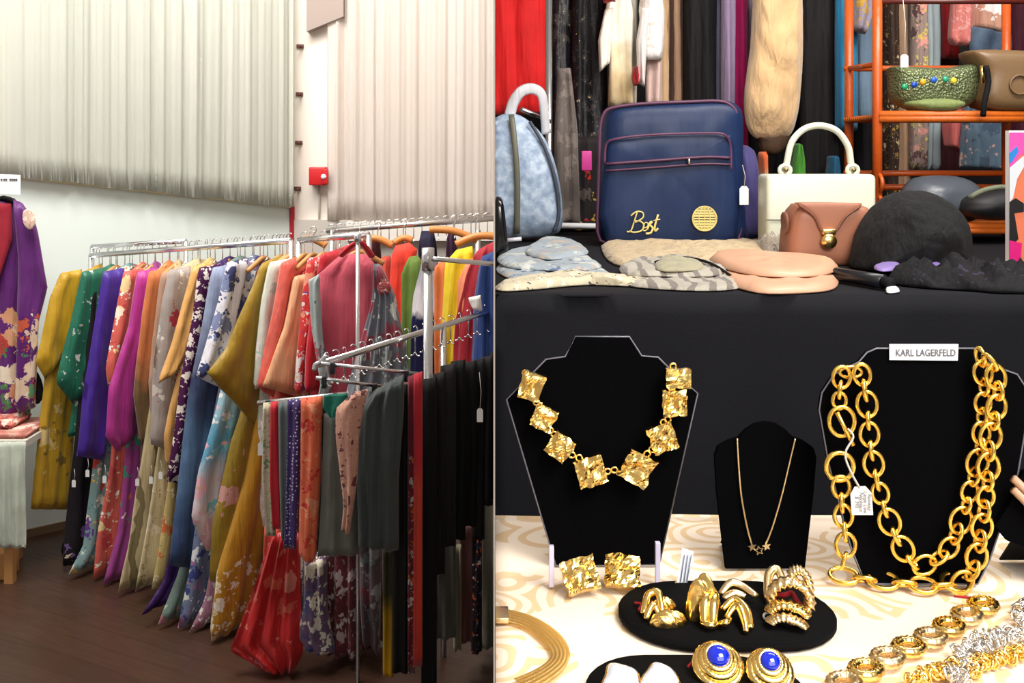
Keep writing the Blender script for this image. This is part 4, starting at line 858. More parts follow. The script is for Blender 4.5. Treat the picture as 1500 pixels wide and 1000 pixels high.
# ---- orange wicker shelf unit
OR = plain('orange_rattan', (196, 84, 24), .35, var=.35, bump=.4, bs=60); YS = 2.85
t = thing('shelf_unit', 'orange rattan shelf unit at the right of the rear table', 'shelf', P(1400, 356, YS))
def Zs(v, Y=YS): return P(0, v, Y).z
xl, xr = P(1285, 0, YS).x, P(1545, 0, YS).x; yb = YS+.27
for (x, y, nm) in ((xl, YS, 'post'), (xr, YS, 'post'), (xl+.015, yb, 'post'), (xr, yb, 'post')):
    obj(nm, T([(x, y, ZB+.001), (x, y, Zs(-60))], .0135, 10), OR, t)
for v, th in ((171, .018), (334, .016)):
    z = Zs(v)
    bm = bmesh.new()
    for k in range(17): 
        y = lerp(YS-.005, yb, k/16); tube(bm, [(xl, y, z), (xr, y, z)], .008, 6)
    for k_ in (-.006, .006): obj('front_rail', T([(xl, YS-.012, z+k_), (xr, YS-.012, z+k_)], .0105, 8), plain('woven_shelf', (206, 100, 26), .45, var=.5, bump=.6, bs=90), t)
    o = obj('shelf_board', bm, plain('woven_shelf', (206, 100, 26), .45, var=.5, bump=.6, bs=90), t)
for v in (88, 256, 278):
    z = Zs(v); y = yb; obj('rail', T([(xl, y, z), (xr, y, z)], .009, 8), OR, t)
obj('rail', T([(xl, YS, Zs(2)), (xr, YS, Zs(2))], .008, 8), plain('dark_rail', (80, 26, 20), .4), t)
for v in (88, 256): obj('side_rail', T([(xl, YS, Zs(v+6)), (xl+.015, yb, Zs(v))], .008, 8), OR, t)
for v in (268, 300): obj('scroll', T([(xl+.003, YS+.02+.05*math.cos(a*.4), Zs(v)+.03*math.sin(a*.4)) for a in range(16)], .006, 6), OR, t)
# hanging tag
price_tag(1325, 89, 2.72, 'white price tag on a long string hanging in front of the shelf unit', w_=.02, h_=.034, ls=.17)
# sequin pouch
def gemball(bm, c, r): bmesh.ops.create_icosphere(bm, subdivisions=2, radius=r, matrix=Matrix.Translation(c))
t = thing('beaded_pouch', 'green sequinned pouch with a row of coloured gems on the middle shelf', 'pouch', P(1366, 166, 2.9))
n = N('green_sequin'); co = n.coord(); v = n.n('ShaderNodeTexVoronoi'); v.inputs['Scale'].default_value = 160; n.l(co, v.inputs['Vector'])
n.set(Base_Color=n.mix(n.noise(22, 3, co), L3((60, 78, 56)), L3((130, 136, 92))), Roughness=.35, Metallic=.4); n.bump(v.outputs['Distance'], .9, .004); SEQ = n.m
obj('body', puff([(1303, 108), (1304, 98), (1330, 98), (1380, 100), (1426, 94), (1430, 112), (1424, 148), (1400, 160), (1340, 161), (1308, 148)], 2.9, .13, p=3, sm=4, nz=.006), SEQ, t)
obj('base_band', puff([(1320, 150), (1366, 144), (1408, 150), (1396, 162), (1366, 165), (1334, 161)], 2.885, .13, p=3), fb('olive_band', (120, 134, 74)), t)
for i, (x, v_, c) in enumerate([(1325, 127, (30, 150, 100)), (1339, 124, (30, 70, 170)), (1352, 120, (210, 160, 40)), (1368, 117, (40, 90, 190)), (1385, 116, (40, 150, 110)), (1397, 118, (214, 190, 50))]):
    p = P(x, v_, 2.82); bm = bmesh.new(); bmesh.ops.create_uvsphere(bm, u_segments=10, v_segments=6, radius=.009, matrix=Matrix.Translation(p) @ Matrix.Diagonal((1, .6, 1, 1)))
    obj('gem', bm, plain('gem_%d_%d_%d' % c, c, .1), t)
# brown handbag
t = thing('handbag', 'olive brown leather handbag with gold clasps on the middle shelf, cut off at the right', 'handbag', P(1470, 166, 2.88))
BRL = plain('olive_brown_leather', (112, 86, 56), .42, bump=.15, bs=120)
obj('body', puff([(1430, 158), (1430, 110), (1414, 82), (1422, 74), (1500, 76), (1560, 80), (1562, 160), (1500, 164)], 2.88, .14, p=5, sm=3), BRL, t)
for x in (1440, 1449): obj('clasp', T([P(x-2, 96, 2.8), P(x, 122, 2.8)], .005, 8), GOLD, t)
obj('strap', T(smoothpts([P(1444, 96, 2.79), P(1448, 120, 2.79), P(1442, 150, 2.79), P(1440, 170, 2.8)], 3), .008, 8), BLK, t)
obj('emblem', T([P(1494+14*math.cos(a*PI/10), 124+14*math.sin(a*PI/10), 2.805) for a in range(20)], .003, 6, closed=True), BRL, t)
# lower shelf hats
GRL = plain('grey_leather', (78, 84, 92), .35, bump=.5, bs=60)
obj('leather_hat', puff([(1318, 292), (1330, 268), (1350, 258), (1400, 258), (1430, 272), (1440, 300), (1420, 324), (1350, 330), (1318, 320)], 2.93, .16, p=2.2, nz=.012, sm=4), GRL, label='crumpled shiny grey leather hat on the lower shelf', cat='hat')
t = thing('cap', 'black cap with an olive edge lying right of the grey leather hat', 'cap', P(1440, 334, 2.8))
obj('crown', puff([(1408, 302), (1414, 290), (1440, 280), (1480, 276), (1500, 284), (1502, 308), (1470, 322), (1430, 320), (1410, 312)], 2.84, .12, p=2.2, nz=.008, sm=4), plain('black_cap', (24, 24, 26), .6), t)
obj('edge', T(smoothpts([P(1420, 290, 2.74), P(1440, 279, 2.73), P(1466, 274, 2.73), P(1484, 276, 2.74)], 3), .007, 8), fb('olive_edge', (110, 116, 92)), t)
# magazine
t = thing('magazine', 'colourful magazine with a woman on its cover standing at the right edge', 'magazine', P(1505, 404, 2.06))
obj('pages', B((P(1478, 0, 2.06).x, 2.06, ZB+.001), (P(1620, 0, 2.06).x, 2.075, P(0, 191, 2.06).z), rz=0), WHT, t, smooth=False)
x0 = P(1479, 0, 2.058).x
def flat(pts, Y, m, nm, par): return obj(nm, extr([P(x, v, Y) for x, v in pts], Vector((0, 1, 0)), .0008), m, par, smooth=False)
flat([(1479, 194), (1600, 194), (1600, 400), (1479, 398)], 2.0585, plain('cover_salmon', (226, 120, 84), .35), 'cover', t)
flat([(1479, 194), (1600, 194), (1600, 222), (1496, 226), (1479, 250)], 2.0575, plain('cover_pink', (226, 80, 170), .35), 'cover_top', t)
flat([(1479, 224), (1490, 214), (1492, 222), (1482, 238), (1479, 238)], 2.0565, plain('cover_blue', (40, 130, 210), .35), 'cover_patch', t)
flat([(1479, 246), (1500, 228), (1500, 244), (1490, 262), (1484, 290), (1479, 296)], 2.0562, plain('cover_hat', (214, 220, 224), .35), 'cover_hat', t)
flat([(1479, 296), (1488, 290), (1500, 298), (1500, 310), (1486, 312), (1492, 350), (1486, 356), (1479, 352)], 2.0560, plain('cover_black', (20, 16, 18), .35), 'cover_hair', t)
flat([(1479, 352), (1497, 356), (1494, 396), (1479, 396)], 2.0555, plain('cover_magenta', (214, 20, 120), .35), 'cover_title', t)
# ---- denim backpack
t = thing('backpack', 'pale blue marbled backpack with a grey strap handle at the left of the rear table', 'backpack', P(760, 350, 2.95))
BP = m_denim('marbled_blue', (104, 122, 150), (150, 168, 190), (196, 208, 220), 42)
obj('body', puff([(690, 340), (686, 240), (704, 190), (730, 170), (752, 166), (776, 178), (800, 206), (816, 250), (824, 300), (823, 330), (810, 344), (760, 350), (700, 350)], 2.95, .2, p=3, sm=4, nz=.006, rings=8), BP, t)
obj('front_zip', T(smoothpts([P(749, 168, 2.87), P(754, 210, 2.84), P(758, 270, 2.84), P(757, 342, 2.86)], 4), .008, 8, flat=.4), plain('zip_olive', (92, 90, 74), .5), t)
obj('side_piping', T(smoothpts([P(776, 178, 2.87), P(797, 214, 2.865), P(813, 262, 2.865), P(819, 310, 2.87), P(812, 340, 2.87)], 4), .005, 8), plain('dark_piping', (60, 66, 80), .6), t)
STRP = fb('strap_grey', (196, 196, 200))
obj('handle', T(smoothpts([P(746, 172, 2.93), P(752, 150, 2.93), P(764, 134, 2.93), P(780, 130, 2.94), P(793, 138, 2.95), P(797, 160, 2.96), P(800, 196, 2.97)], 5), .016, 8, flat=.45), STRP, t)
obj('buckle', T([P(742, 352, 2.7), P(764, 350, 2.7)], .006, 6), plain('buckle_silver', (200, 200, 205), .3), t)
obj('sunglass_case', puff([(718, 400), (724, 300), (731, 288), (738, 300), (744, 356), (743, 366), (732, 370)], 2.4, .06, p=3), plain('gloss_black', (14, 14, 16), .15), label='tall glossy black case at the left edge in front of the backpack', cat='case')
# ---- navy travel bag
YB = 2.86; t = thing('travel_bag', 'navy blue zipped travel bag with maroon piping and a white tag', 'bag', P(980, 356, YB))
NV = fb('navy_nylon', (24, 42, 78), rough=.42, sheen=.05, crease=.12); PIP = plain('maroon_piping', (84, 44, 72), .5)
out = [(879, 352), (876, 300), (878, 240), (879, 190), (884, 168), (896, 158), (940, 152), (1010, 149), (1052, 148), (1070, 154), (1080, 172), (1080, 240), (1082, 300), (1082, 350), (1040, 357), (980, 354), (920, 353)]
obj('body', puff(out, YB, .22, p=7, sm=3, nz=.01, seed=5, rings=9), NV, t)
ring = smoothpts([P(x, v, YB-.095) for x, v in out], 3, True); obj('piping', T(ring, .0045, 8, closed=True), PIP, t)
o2 = [(884, 352), (884, 230), (888, 206), (902, 200), (960, 194), (1040, 192), (1064, 196), (1073, 212), (1076, 350), (1000, 356)]
obj('front_pocket', puff(o2, YB-.08, .09, p=8, sm=3, nz=.008, seed=7, rings=7), NV, t)
YP = YB-.13
obj('pocket_piping', T(smoothpts([P(886, 240, YP+.01), P(888, 212, YP+.01), P(904, 203, YP), P(960, 197, YP), (P(1040, 195, YP)), P(1062, 198, YP), P(1070, 214, YP+.01), P(1071, 250, YP+.01)], 4), .0035, 8), PIP, t)
for v, r_ in ((240, .0065), (250, .0045)): obj('zip', T(smoothpts([P(888, v, YP+.002), P(960, v-5, YP-.003), P(1030, v-10, YP-.003), P(1070, v-9, YP+.002)], 4), r_, 8, flat=.6), PIP, t)
obj('zip_pull', T([P(1009, 232, YP-.012), P(1010, 240, YP-.012)], .004, 6), SILV, t)
obj('side_gusset', puff([(1072, 352), (1076, 240), (1082, 214), (1100, 218), (1106, 250), (1112, 330), (1108, 352), (1090, 356)], YB+.04, .16, p=3, sm=3), fb('violet_gusset', (52, 44, 100)), t)
EMB = plain('emblem_cream', (210, 192, 120), .5)
LB = plain('lettering_cream', (214, 196, 120), .5)
def strokes(px_lists, Y, r):
    bm = bmesh.new()
    for L in px_lists: tube(bm, smoothpts([P(x, v, Y) for x, v in L], 4), r, 6, flat=.5)
    return bm
obj('lettering', strokes([[(918, 339), (924, 338), (929, 324), (933, 311)], [(924, 316), (932, 310), (941, 311), (942, 318), (934, 324), (928, 325)], [(929, 324), (938, 324), (943, 330), (939, 338), (928, 340), (922, 338)]], YP-.006, .0042), LB, t)
obj('lettering', strokes([[(943, 334), (948, 332), (949, 327), (945, 326), (942, 332), (943, 338), (948, 336)], [(948, 336), (952, 326), (955, 325), (952, 329), (956, 334), (953, 341), (946, 342)], [(964, 314), (959, 332), (960, 338), (964, 334)], [(957, 323), (967, 321)]], YP-.006, .0030), LB, t)
c = P(1032, 320, YP-.006); R_ = .0325
bm = bmesh.new()
for k in range(-4, 5):      # globe emblem: curved bands of a disc
    z0 = k*R_/4.5; hw = math.sqrt(max(0, R_*R_-z0*z0)); 
    if k in (0,): continue
    box(bm, (c.x-hw, c.y-.001, c.z+z0-R_/4.5*.38), (c.x+hw, c.y+.001, c.z+z0+R_/4.5*.38))
for k in range(-2, 3):
    bm2 = [(c.x+R_*k/2.2*math.cos(a), c.y-.0012, c.z+R_*math.sin(a)) for a in [PI*(-.5+i/12) for i in range(13)]]
    tube(bm, bm2, .0013, 5)
tube(bm, [(c.x+R_*math.cos(a*PI/16), c.y-.0012, c.z+R_*math.sin(a*PI/16)) for a in range(32)], .0016, 5, closed=True)
box(bm, (c.x-R_*.9, c.y-.001, c.z-.0022), (c.x+R_*.9, c.y+.001, c.z+.0022))
obj('globe_emblem', bm, EMB, t, smooth=False)
price_tag(1090, 286, YB-.13, 'white price tag hanging at the right side of the navy travel bag', w_=.024, h_=.05, ls=.06)
# ---- cream handbag
YC = 2.62; CRM = plain('cream_leather', (214, 216, 196), .35, bump=.06, bs=60)
t = thing('handbag', 'stiff cream handbag with a tall arched handle behind the tan satchel', 'handbag', P(1198, 374, YC))
xa, xb = P(1119, 0, YC).x, P(1278, 0, YC).x
obj('body', B((xa, YC-.03, ZB+.001), (xb, YC+.07, P(0, 255, YC).z), bev=.012), CRM, t)
obj('seam', T([P(1120, 322, YC-.033), P(1277, 322, YC-.033)], .0014, 6), plain('seam_grey', (120, 124, 116), .6), t)
hp = [P(1150, 254, YC-.01), P(1153, 236, YC-.01), P(1160, 208, YC-.01), P(1178, 189, YC-.01), P(1202, 184, YC-.01), P(1226, 192, YC-.01), P(1242, 214, YC-.01), P(1246, 236, YC-.01), P(1249, 254, YC-.01)]
obj('handle', T(smoothpts(hp, 5), .0085, 12), CRM, t)
for x in (1150, 1249):
    c = P(x, 249, YC-.015); obj('handle_ring', T([(c.x+.014*math.cos(a*PI/8), c.y, c.z+.012*math.sin(a*PI/8)) for a in range(16)], .0055, 8, closed=True), CRM, t)
    obj('stud', T([c, c+Vector((0, -.012, 0))], .005, 10), plain('old_brass', (150, 130, 80), .3, .8), t)
# ---- tan satchel
YT = 2.32; TAN = plain('tan_leather', (160, 104, 78), .45, bump=.1, bs=90); TAN2 = plain('tan_leather_edge', (120, 76, 58), .5)
t = thing('handbag', 'small tan leather satchel with a gold lock in front of the cream bag', 'handbag', P(1208, 385, YT))
obj('body', puff([(1150, 384), (1147, 360), (1152, 318), (1162, 302), (1174, 297), (1240, 298), (1262, 302), (1276, 318), (1280, 350), (1278, 384), (1240, 388), (1180, 386)], YT, .11, p=6, sm=2, rings=8), TAN, t)
obj('flap', puff([(1168, 299), (1172, 296), (1250, 297), (1262, 300), (1240, 318), (1228, 336), (1214, 348), (1200, 336), (1190, 316)], YT-.048, .02, p=6, sm=2), TAN, t)
obj('flap_edge', T(smoothpts([P(1170, 300, YT-.06), P(1192, 316, YT-.06), (P(1202, 336, YT-.06)), P(1213, 346, YT-.06), P(1226, 336, YT-.06), P(1238, 318, YT-.06), P(1260, 302, YT-.06)], 4), .0025, 6), TAN2, t)
obj('side_strap', puff([(1146, 314), (1152, 312), (1153, 336), (1148, 342)], YT-.02, .05), TAN2, t)
c = P(1214, 340, YT-.063)
obj('lock_plate', B((c.x-.015, c.y-.006, c.z-.006), (c.x+.015, c.y+.006, c.z+.008), bev=.003), GOLD, t)
bm = bmesh.new(); bmesh.ops.create_uvsphere(bm, u_segments=20, v_segments=12, radius=.018, matrix=Matrix.Translation(c+Vector((0, -.003, -.02))) @ Matrix.Diagonal((1, .45, .95, 1))); obj('lock_drop', bm, GOLD, t)
# ---- black fur hat
bm = puff([(1252, 396), (1250, 376), (1260, 340), (1280, 308), (1304, 286), (1336, 279), (1366, 284), (1396, 306), (1412, 334), (1415, 372), (1410, 396), (1370, 404), (1290, 404)], 2.2, .26, p=2, rings=14, nz=.03, seed=9, sm=5)
for v in bm.verts: v.co.y += noise.noise(v.co*70)*.004; v.co.z = max(ZB+.001, v.co.z+noise.noise(v.co*90)*.003)
obj('fur_hat', bm, m_fur('black_fur', (3, 3, 4), (10, 10, 11), 60), label='big rounded black fur hat at the right of the rear table', cat='hat')
# ---- flat items on rear table
def hp_(name, label, cat, pts, h, m, seed, drop=HB, **k): return obj(name, heap(pts, drop, h, seed, **k), m, label=label, cat=cat)
SCL = fb('tan_scarf', (196, 174, 136), [(176, 150, 112)], 26, .3)
hp_('scarf', 'wide tan knitted scarf spread in front of the navy travel bag', 'scarf', [(882, 368), (890, 358), (960, 358), (1060, 362), (1130, 358), (1146, 370), (1130, 394), (1060, 400), (960, 396), (900, 388)], .018, SCL, 1)
DNM = fb('bleached_denim', (150, 162, 170), [(110, 130, 156), (190, 194, 188), (92, 108, 136), (176, 164, 152)], 9, .42)
t = thing('denim_garment', 'pale blue bleached denim garment folded at the left of the rear table', 'folded clothes', PT(800, 412, HB))
for k_, pts_ in enumerate([[(727, 396), (744, 384), (800, 372), (850, 378), (886, 398), (898, 406), (872, 412), (800, 414), (750, 410)], [(728, 388), (746, 376), (800, 366), (842, 372), (872, 392), (880, 400), (850, 406), (780, 404), (744, 400)], [(770, 384), (800, 362), (838, 366), (862, 384), (840, 392), (800, 396)]]):
    obj('folded_layer', heap(pts_, HB, .008, 30+k_, nz=.55, p=9, dz=.011*k_, fr=22), DNM, t)
hp_('belt', 'long cream edged fabric lying along the left front edge of the rear table', 'cloth', [(727, 421), (760, 412), (830, 404), (900, 408), (960, 410), (940, 420), (860, 418), (780, 425), (735, 427)], .012, fb('cream_edge_cloth', (206, 194, 164), [(90, 78, 70), (230, 220, 196)], 24, .3), 3)
STC = fb('grey_stripe_pouch', (170, 164, 150), lines=(9, 5, .72, (120, 112, 104)))
t = thing('cloth_pouch', 'grey streaked cloth pouch with black cord in front of the tan scarf', 'pouch', PT(1000, 424, HB))
for k_, pts_ in enumerate([[(905, 406), (930, 396), (980, 392), (1040, 398), (1080, 410), (1086, 422), (1040, 427), (960, 424), (915, 418)], [(908, 400), (934, 388), (985, 384), (1040, 392), (1070, 404), (1040, 414), (960, 414), (918, 412)]]):
    obj('folded_layer', heap(pts_, HB, .008, 40+k_, nz=.6, p=9, dz=.011*k_, fr=26), STC, t)
obj('cord', T(smoothpts([PT(960, 404, HB, .028), PT(1000, 398, HB, .030), PT(1040, 404, HB, .026), PT(1070, 414, HB, .014)], 4), .003, 6), BLK, t)
hp_('purse', 'olive drab small purse with a dark zip between pouch and scarf', 'purse', [(960, 402), (980, 392), (1020, 398), (1030, 410), (990, 414), (964, 412)], .01, fb('olive_purse', (160, 154, 126)), 5, dz=.02)
t = thing('clutch_bag', 'blush beige leather clutch with a folded double edge near the table front', 'clutch bag', PT(1135, 420, HB))
PK = plain('blush_leather', (206, 160, 130), .45, bump=.15, bs=70)
obj('lower_layer', heap([(1046, 400), (1060, 392), (1120, 392), (1200, 398), (1226, 408), (1222, 424), (1180, 430), (1110, 430), (1064, 416)], HB, .013, 6, nz=.25, p=12), PK, t)
obj('upper_layer', heap([(1040, 392), (1060, 384), (1120, 386), (1196, 392), (1226, 402), (1218, 414), (1176, 420), (1110, 418), (1060, 406)], HB, .013, 7, nz=.25, p=12, dz=.017), PK, t)
obj('folded_belt', heap([(1106, 362), (1130, 352), (1148, 356), (1150, 376), (1130, 386), (1116, 380)], HB, .03, 8, nz=.8), fb('grey_tan_belt', (150, 136, 118), [(200, 200, 200), (70, 70, 70)], 30, .3), label='coiled grey and tan belt left of the tan satchel', cat='belt')
t = thing('umbrella', 'short folded black umbrella on the front edge of the rear table', 'umbrella', PT(1260, 420, HB))
obj('canopy', T([PT(1226, 412, HB, .014), PT(1294, 424, HB, .014)], .0135, 14), plain('umbrella_black', (18, 20, 26), .35), t)
obj('handle', T([PT(1294, 424, HB, .014), PT(1306, 426, HB, .014)], .010, 12), BLK, t)
hp_('paper_tag', 'small white paper tag beside the umbrella handle', 'price tag', [(1298, 424), (1304, 420), (1318, 428), (1300, 430)], .006, WHT, 9, nz=.2)
hp_('scarf', 'black lacy scarf heap at the front right of the rear table', 'scarf', [(1300, 414), (1330, 404), (1380, 402), (1440, 404), (1500, 408), (1560, 412), (1540, 428), (1470, 430), (1420, 426), (1350, 422)], .022, fb('black_lace_scarf', (12, 12, 15), [(46, 40, 60), (20, 20, 24)], 26, .24), 10, nz=.9, ridge=.8)
for nm, lb, pts, c in [('hair_clip', 'lavender satin clip in front of the black fur hat', [(1280, 406), (1300, 400), (1318, 402), (1314, 410), (1290, 412)], (140, 120, 180)), ('hair_clip', 'lavender clip right of the first one under the fur hat edge', [(1354, 404), (1374, 400), (1380, 408), (1364, 412)], (130, 110, 180)),
                       ('hair_clip', 'pink clip on the black scarf heap', [(1430, 402), (1440, 398), (1448, 406), (1438, 410)], (226, 90, 120)), ('hair_clip', 'olive gold clip left of the pink one', [(1392, 404), (1404, 400), (1414, 404), (1404, 408)], (150, 140, 90)),
                       ('hair_clip', 'pale olive clip right of the pink one', [(1454, 404), (1462, 400), (1468, 406), (1460, 410)], (170, 160, 110))]:
    hp_(nm, lb, 'hair clip', pts, .007, plain('clip_%d_%d_%d' % c, c, .4), 11, nz=.3, dz=.018)

# ================================================================ jewellery
def bust(label, pts, v_base, cx, edge=True, sm=0, th=.006, lean=.0):
    Y = HF*F/(v_base-PV); t = thing('necklace_bust', label, 'necklace display', P(cx, v_base, Y))
    W = [P(x, v, Y) for x, v in pts]
    if sm: W = smoothpts(W, sm, True)
    for q in W: q.z = max(q.z, ZF+.001)
    obj('velvet_board', extr(W, Vector((0, 1, 0)), th), VEL, t, smooth=False)
    if edge: obj('clear_edge', T(W, .0009, 6, closed=True), ACR, t)
    c = P(cx, 0, Y).x; h_ = max(q.z for q in W)-ZF
    obj('easel_leg', extr([Vector((c-.02, Y+th, ZF+h_*.6)), Vector((c+.02, Y+th, ZF+h_*.6)), Vector((c+.03, Y+.07, ZF+.001)), Vector((c-.03, Y+.07, ZF+.001))], Vector((0, .003, 0)), 1), BLK, t, smooth=False)
    return t, Y
t, Y1 = bust('large black velvet bust with a stepped neck holding the crumpled gold square necklace', [(843, 493), (922, 493), (940, 521), (964, 523), (975, 534), (1022, 576), (966, 826), (814, 828), (742, 585), (800, 526), (828, 522)], 829, 888)
for x, v0, v1 in ((808, 800, 862), (964, 798, 856)):
    Yf = HF*F/(v1-PV); p = P(x, v1, Yf); zt = P(x, v0, Yf).z
    obj('clear_leg', B((p.x-.0025, Yf, ZF+.001), (p.x+.0025, Yf+.006, ZF+.042), bev=.0008), plain('clear_lavender_plastic', (206, 200, 226), .15), t, smooth=False)
def star_pts(): return None
pts2 = [(1063, 833), (1050, 720), (1047, 668), (1052, 654), (1068, 645), (1082, 641), (1092, 630), (1106, 621), (1122, 618), (1138, 621), (1152, 630), (1162, 640), (1178, 646), (1192, 656), (1196, 670), (1192, 720), (1179, 833)]
t, Y2 = bust('small black velvet bust with a rounded top holding the fine star necklace', pts2, 834, 1120, edge=False)
pts3 = [(1268, 855), (1246, 800), (1214, 680), (1200, 600), (1204, 575), (1222, 548), (1258, 530), (1270, 516), (1284, 510), (1430, 510), (1444, 520), (1456, 536), (1490, 548), (1506, 572), (1505, 610), (1490, 700), (1450, 820), (1432, 857)]
t, Y3 = bust('large black velvet bust holding the heavy gold chain and a name card', pts3, 857, 1350)
t, Y4 = bust('black velvet display at the right edge, mostly cut off by the frame', [(1458, 770), (1476, 792), (1500, 800), (1640, 860), (1640, 640), (1500, 690), (1478, 740)], 862, 1560, edge=False)
TB4 = t
# name card
p = P(1353, 515, Y3-.004); t = thing('name_card', 'white card with grey capital letters on top of the chain bust', 'card', P(1353, 528, Y3))
obj('card', extr([P(1303, 504, Y3-.003), P(1404, 504, Y3-.003), P(1403, 528, Y3-.003), P(1303, 527, Y3-.003)], Vector((0, 1, 0)), .001), WHT, t, smooth=False)
text('KARL LAGERFELD', .0098, P(1356, 517, Y3-.0036), plain('letter_grey', (96, 98, 106), .8), t, ext=.0002, scx=.78, off=.00012)
# crumpled gold plates
def crumple(cx, cy, w_, h_, ang, Y, seed, par=None, name='gold_plate', tilt=None, m=GOLD, amp=.0042, base=None):
    c = P(cx, cy, Y) if base is None else base; n = 13; bm = bmesh.new(); G = []; G2 = []
    sc = Y/F; rnd = random.Random(seed)
    R3 = Matrix.Rotation(-ang, 3, 'Y')
    if tilt is not None: R3 = Matrix.Rotation(tilt, 3, 'X') @ R3
    for i in range(n+1):
        r, r2 = [], []
        for j in range(n+1):
            x = (i/n-.5)*w_*sc; z = (j/n-.5)*h_*sc
            q = Vector((x*62+seed*5.1, z*62+x*20, seed*2.7))
            hgt = (1-abs(noise.noise(q))*2)*amp+noise.noise(q*2.1)*amp*.45
            ed = noise.noise(Vector((x*140, z*140, seed)))*.0022 
            v = Vector((x+ed, -.003-hgt, z+ed*.8)); v2 = Vector((x+ed, .001, z+ed*.8))
            r.append(bm.verts.new(c+R3 @ v)); r2.append(bm.verts.new(c+R3 @ v2))
        G.append(r); G2.append(r2)
    for i in range(n):
        for j in range(n):
            bm.faces.new((G[i][j], G[i+1][j], G[i+1][j+1], G[i][j+1])) if (i+j) % 2 else [bm.faces.new((G[i][j], G[i+1][j], G[i+1][j+1])), bm.faces.new((G[i][j], G[i+1][j+1], G[i][j+1]))]
            bm.faces.new((G2[i][j], G2[i][j+1], G2[i+1][j+1], G2[i+1][j]))
    for k in range(n):
        for A_, B_ in (((k, 0), (k+1, 0)), ((k+1, n), (k, n)), ((0, k+1), (0, k)), ((n, k), (n, k+1))):
            bm.faces.new((G[A_[0]][A_[1]], G2[A_[0]][A_[1]], G2[B_[0]][B_[1]], G[B_[0]][B_[1]]))
    return obj(name, bm, m, par, smooth=False)
YN = Y1-.009
t = thing('plate_necklace', 'necklace of crumpled gold square plates on the stepped bust', 'necklace', P(888, 720, YN))
PLT = [(778, 565, 34, 40, .35), (796, 612, 34, 34, .35), (820, 653, 36, 36, .55), (865, 690, 42, 46, -1.2), (933, 685, 46, 46, .6), (969, 640, 38, 40, .45), (987, 589, 37, 38, .05), (993, 553, 36, 30, -.03)]
PLT = [(778, 565, 33, 40, -.3), (796, 611, 34, 34, -.4), (820, 653, 35, 36, -.6), (865, 689, 42, 42, .3), (933, 684, 44, 44, -.5), (970, 640, 38, 40, .35), (987, 589, 36, 38, .05), (993, 553, 36, 28, 0)]
for i, (x, y, w_, h_, a_) in enumerate(PLT): crumple(x, y, w_, h_, a_, YN-.004, i+1, t)
def ringlink(bm, c, R, r, rx=1.0, ang=0, ax=Vector((0, 1, 0)), n=20, m=8, stretch=0):
    """oval link in the plane perpendicular to ax; long axis turned by ang"""
    ax = ax.normalized(); u = Vector((1, 0, 0)); u = (u-ax*u.dot(ax)).normalized(); w_ = ax.cross(u)
    U = u*math.cos(ang)+w_*math.sin(ang); V = -u*math.sin(ang)+w_*math.cos(ang)
    pts = [c+U*R*math.cos(2*PI*k/n)+V*R*rx*math.sin(2*PI*k/n) for k in range(n)]
    return tube(bm, pts, r, m, closed=True)
LK = [(786, 589), (791, 594), (806, 630), (812, 636), (838, 666), (848, 670), (890, 690), (900, 688), (955, 658), (948, 664), (978, 614), (972, 618), (984, 568), (985, 574), (770, 546), (986, 536)]
for i, (x, y) in enumerate(LK): obj('link', ringlink(bmesh.new(), P(x, y, YN-.003), .0032, .0011, .9), GOLD, t)
# crumpled earrings on the table
for i, (x, y, lb) in enumerate([(850, 852, 'crumpled gold square earring, left of the pair below the stepped bust'), (911, 846, 'crumpled gold square earring, right of the pair below the stepped bust')]):
    Y = HF*F/(y+16-PV); t = thing('earring', lb, 'earring', PT(x, y+16, HF))
    b = P(x, y, Y); crumple(x, y, 50, 46, .25 if i == 0 else -.08, Y, 20+i, t, 'gold_plate', tilt=-.7, base=Vector((b.x, b.y, ZF+.016)), amp=.006)
    obj('clip_back', ringlink(bmesh.new(), Vector((b.x, b.y+.008, ZF+.005)), .004, .0015), GOLD, t)
# star necklace
t = thing('star_necklace', 'fine gold chain with three small stars on the rounded bust', 'necklace', P(1112, 812, Y2-.004))
YS2 = Y2-.003
L1 = smoothpts([P(1080, 642, YS2), P(1082, 680, YS2), P(1086, 726, YS2), P(1094, 770, YS2), P(1101, 796, YS2)], 8)
L2 = smoothpts([P(1165, 642, YS2), P(1156, 680, YS2), P(1145, 726, YS2), P(1132, 770, YS2), P(1122, 796, YS2)], 8)
obj('chain', T(L1, .0010, 6), PGOLD, t); obj('chain', T(L2, .0010, 6), PGOLD, t)
def star(c, R, a0, hollow=False):
    W = [c+Vector((math.cos(a0+k*PI/5), 0, math.sin(a0+k*PI/5)))*(R if k % 2 == 0 else R*.45) for k in range(10)]
    return tube(bmesh.new(), W, .0007, 6, closed=True) if hollow else extr(W, Vector((0, .0012, 0)), 1)
for x, y, hh in ((1102, 801, 0), (1112, 806, 1), (1123, 800, 0)): obj('star', star(P(x, y, YS2-.0015), .0048, PI/2+.2, hh), PGOLD, t, smooth=False)
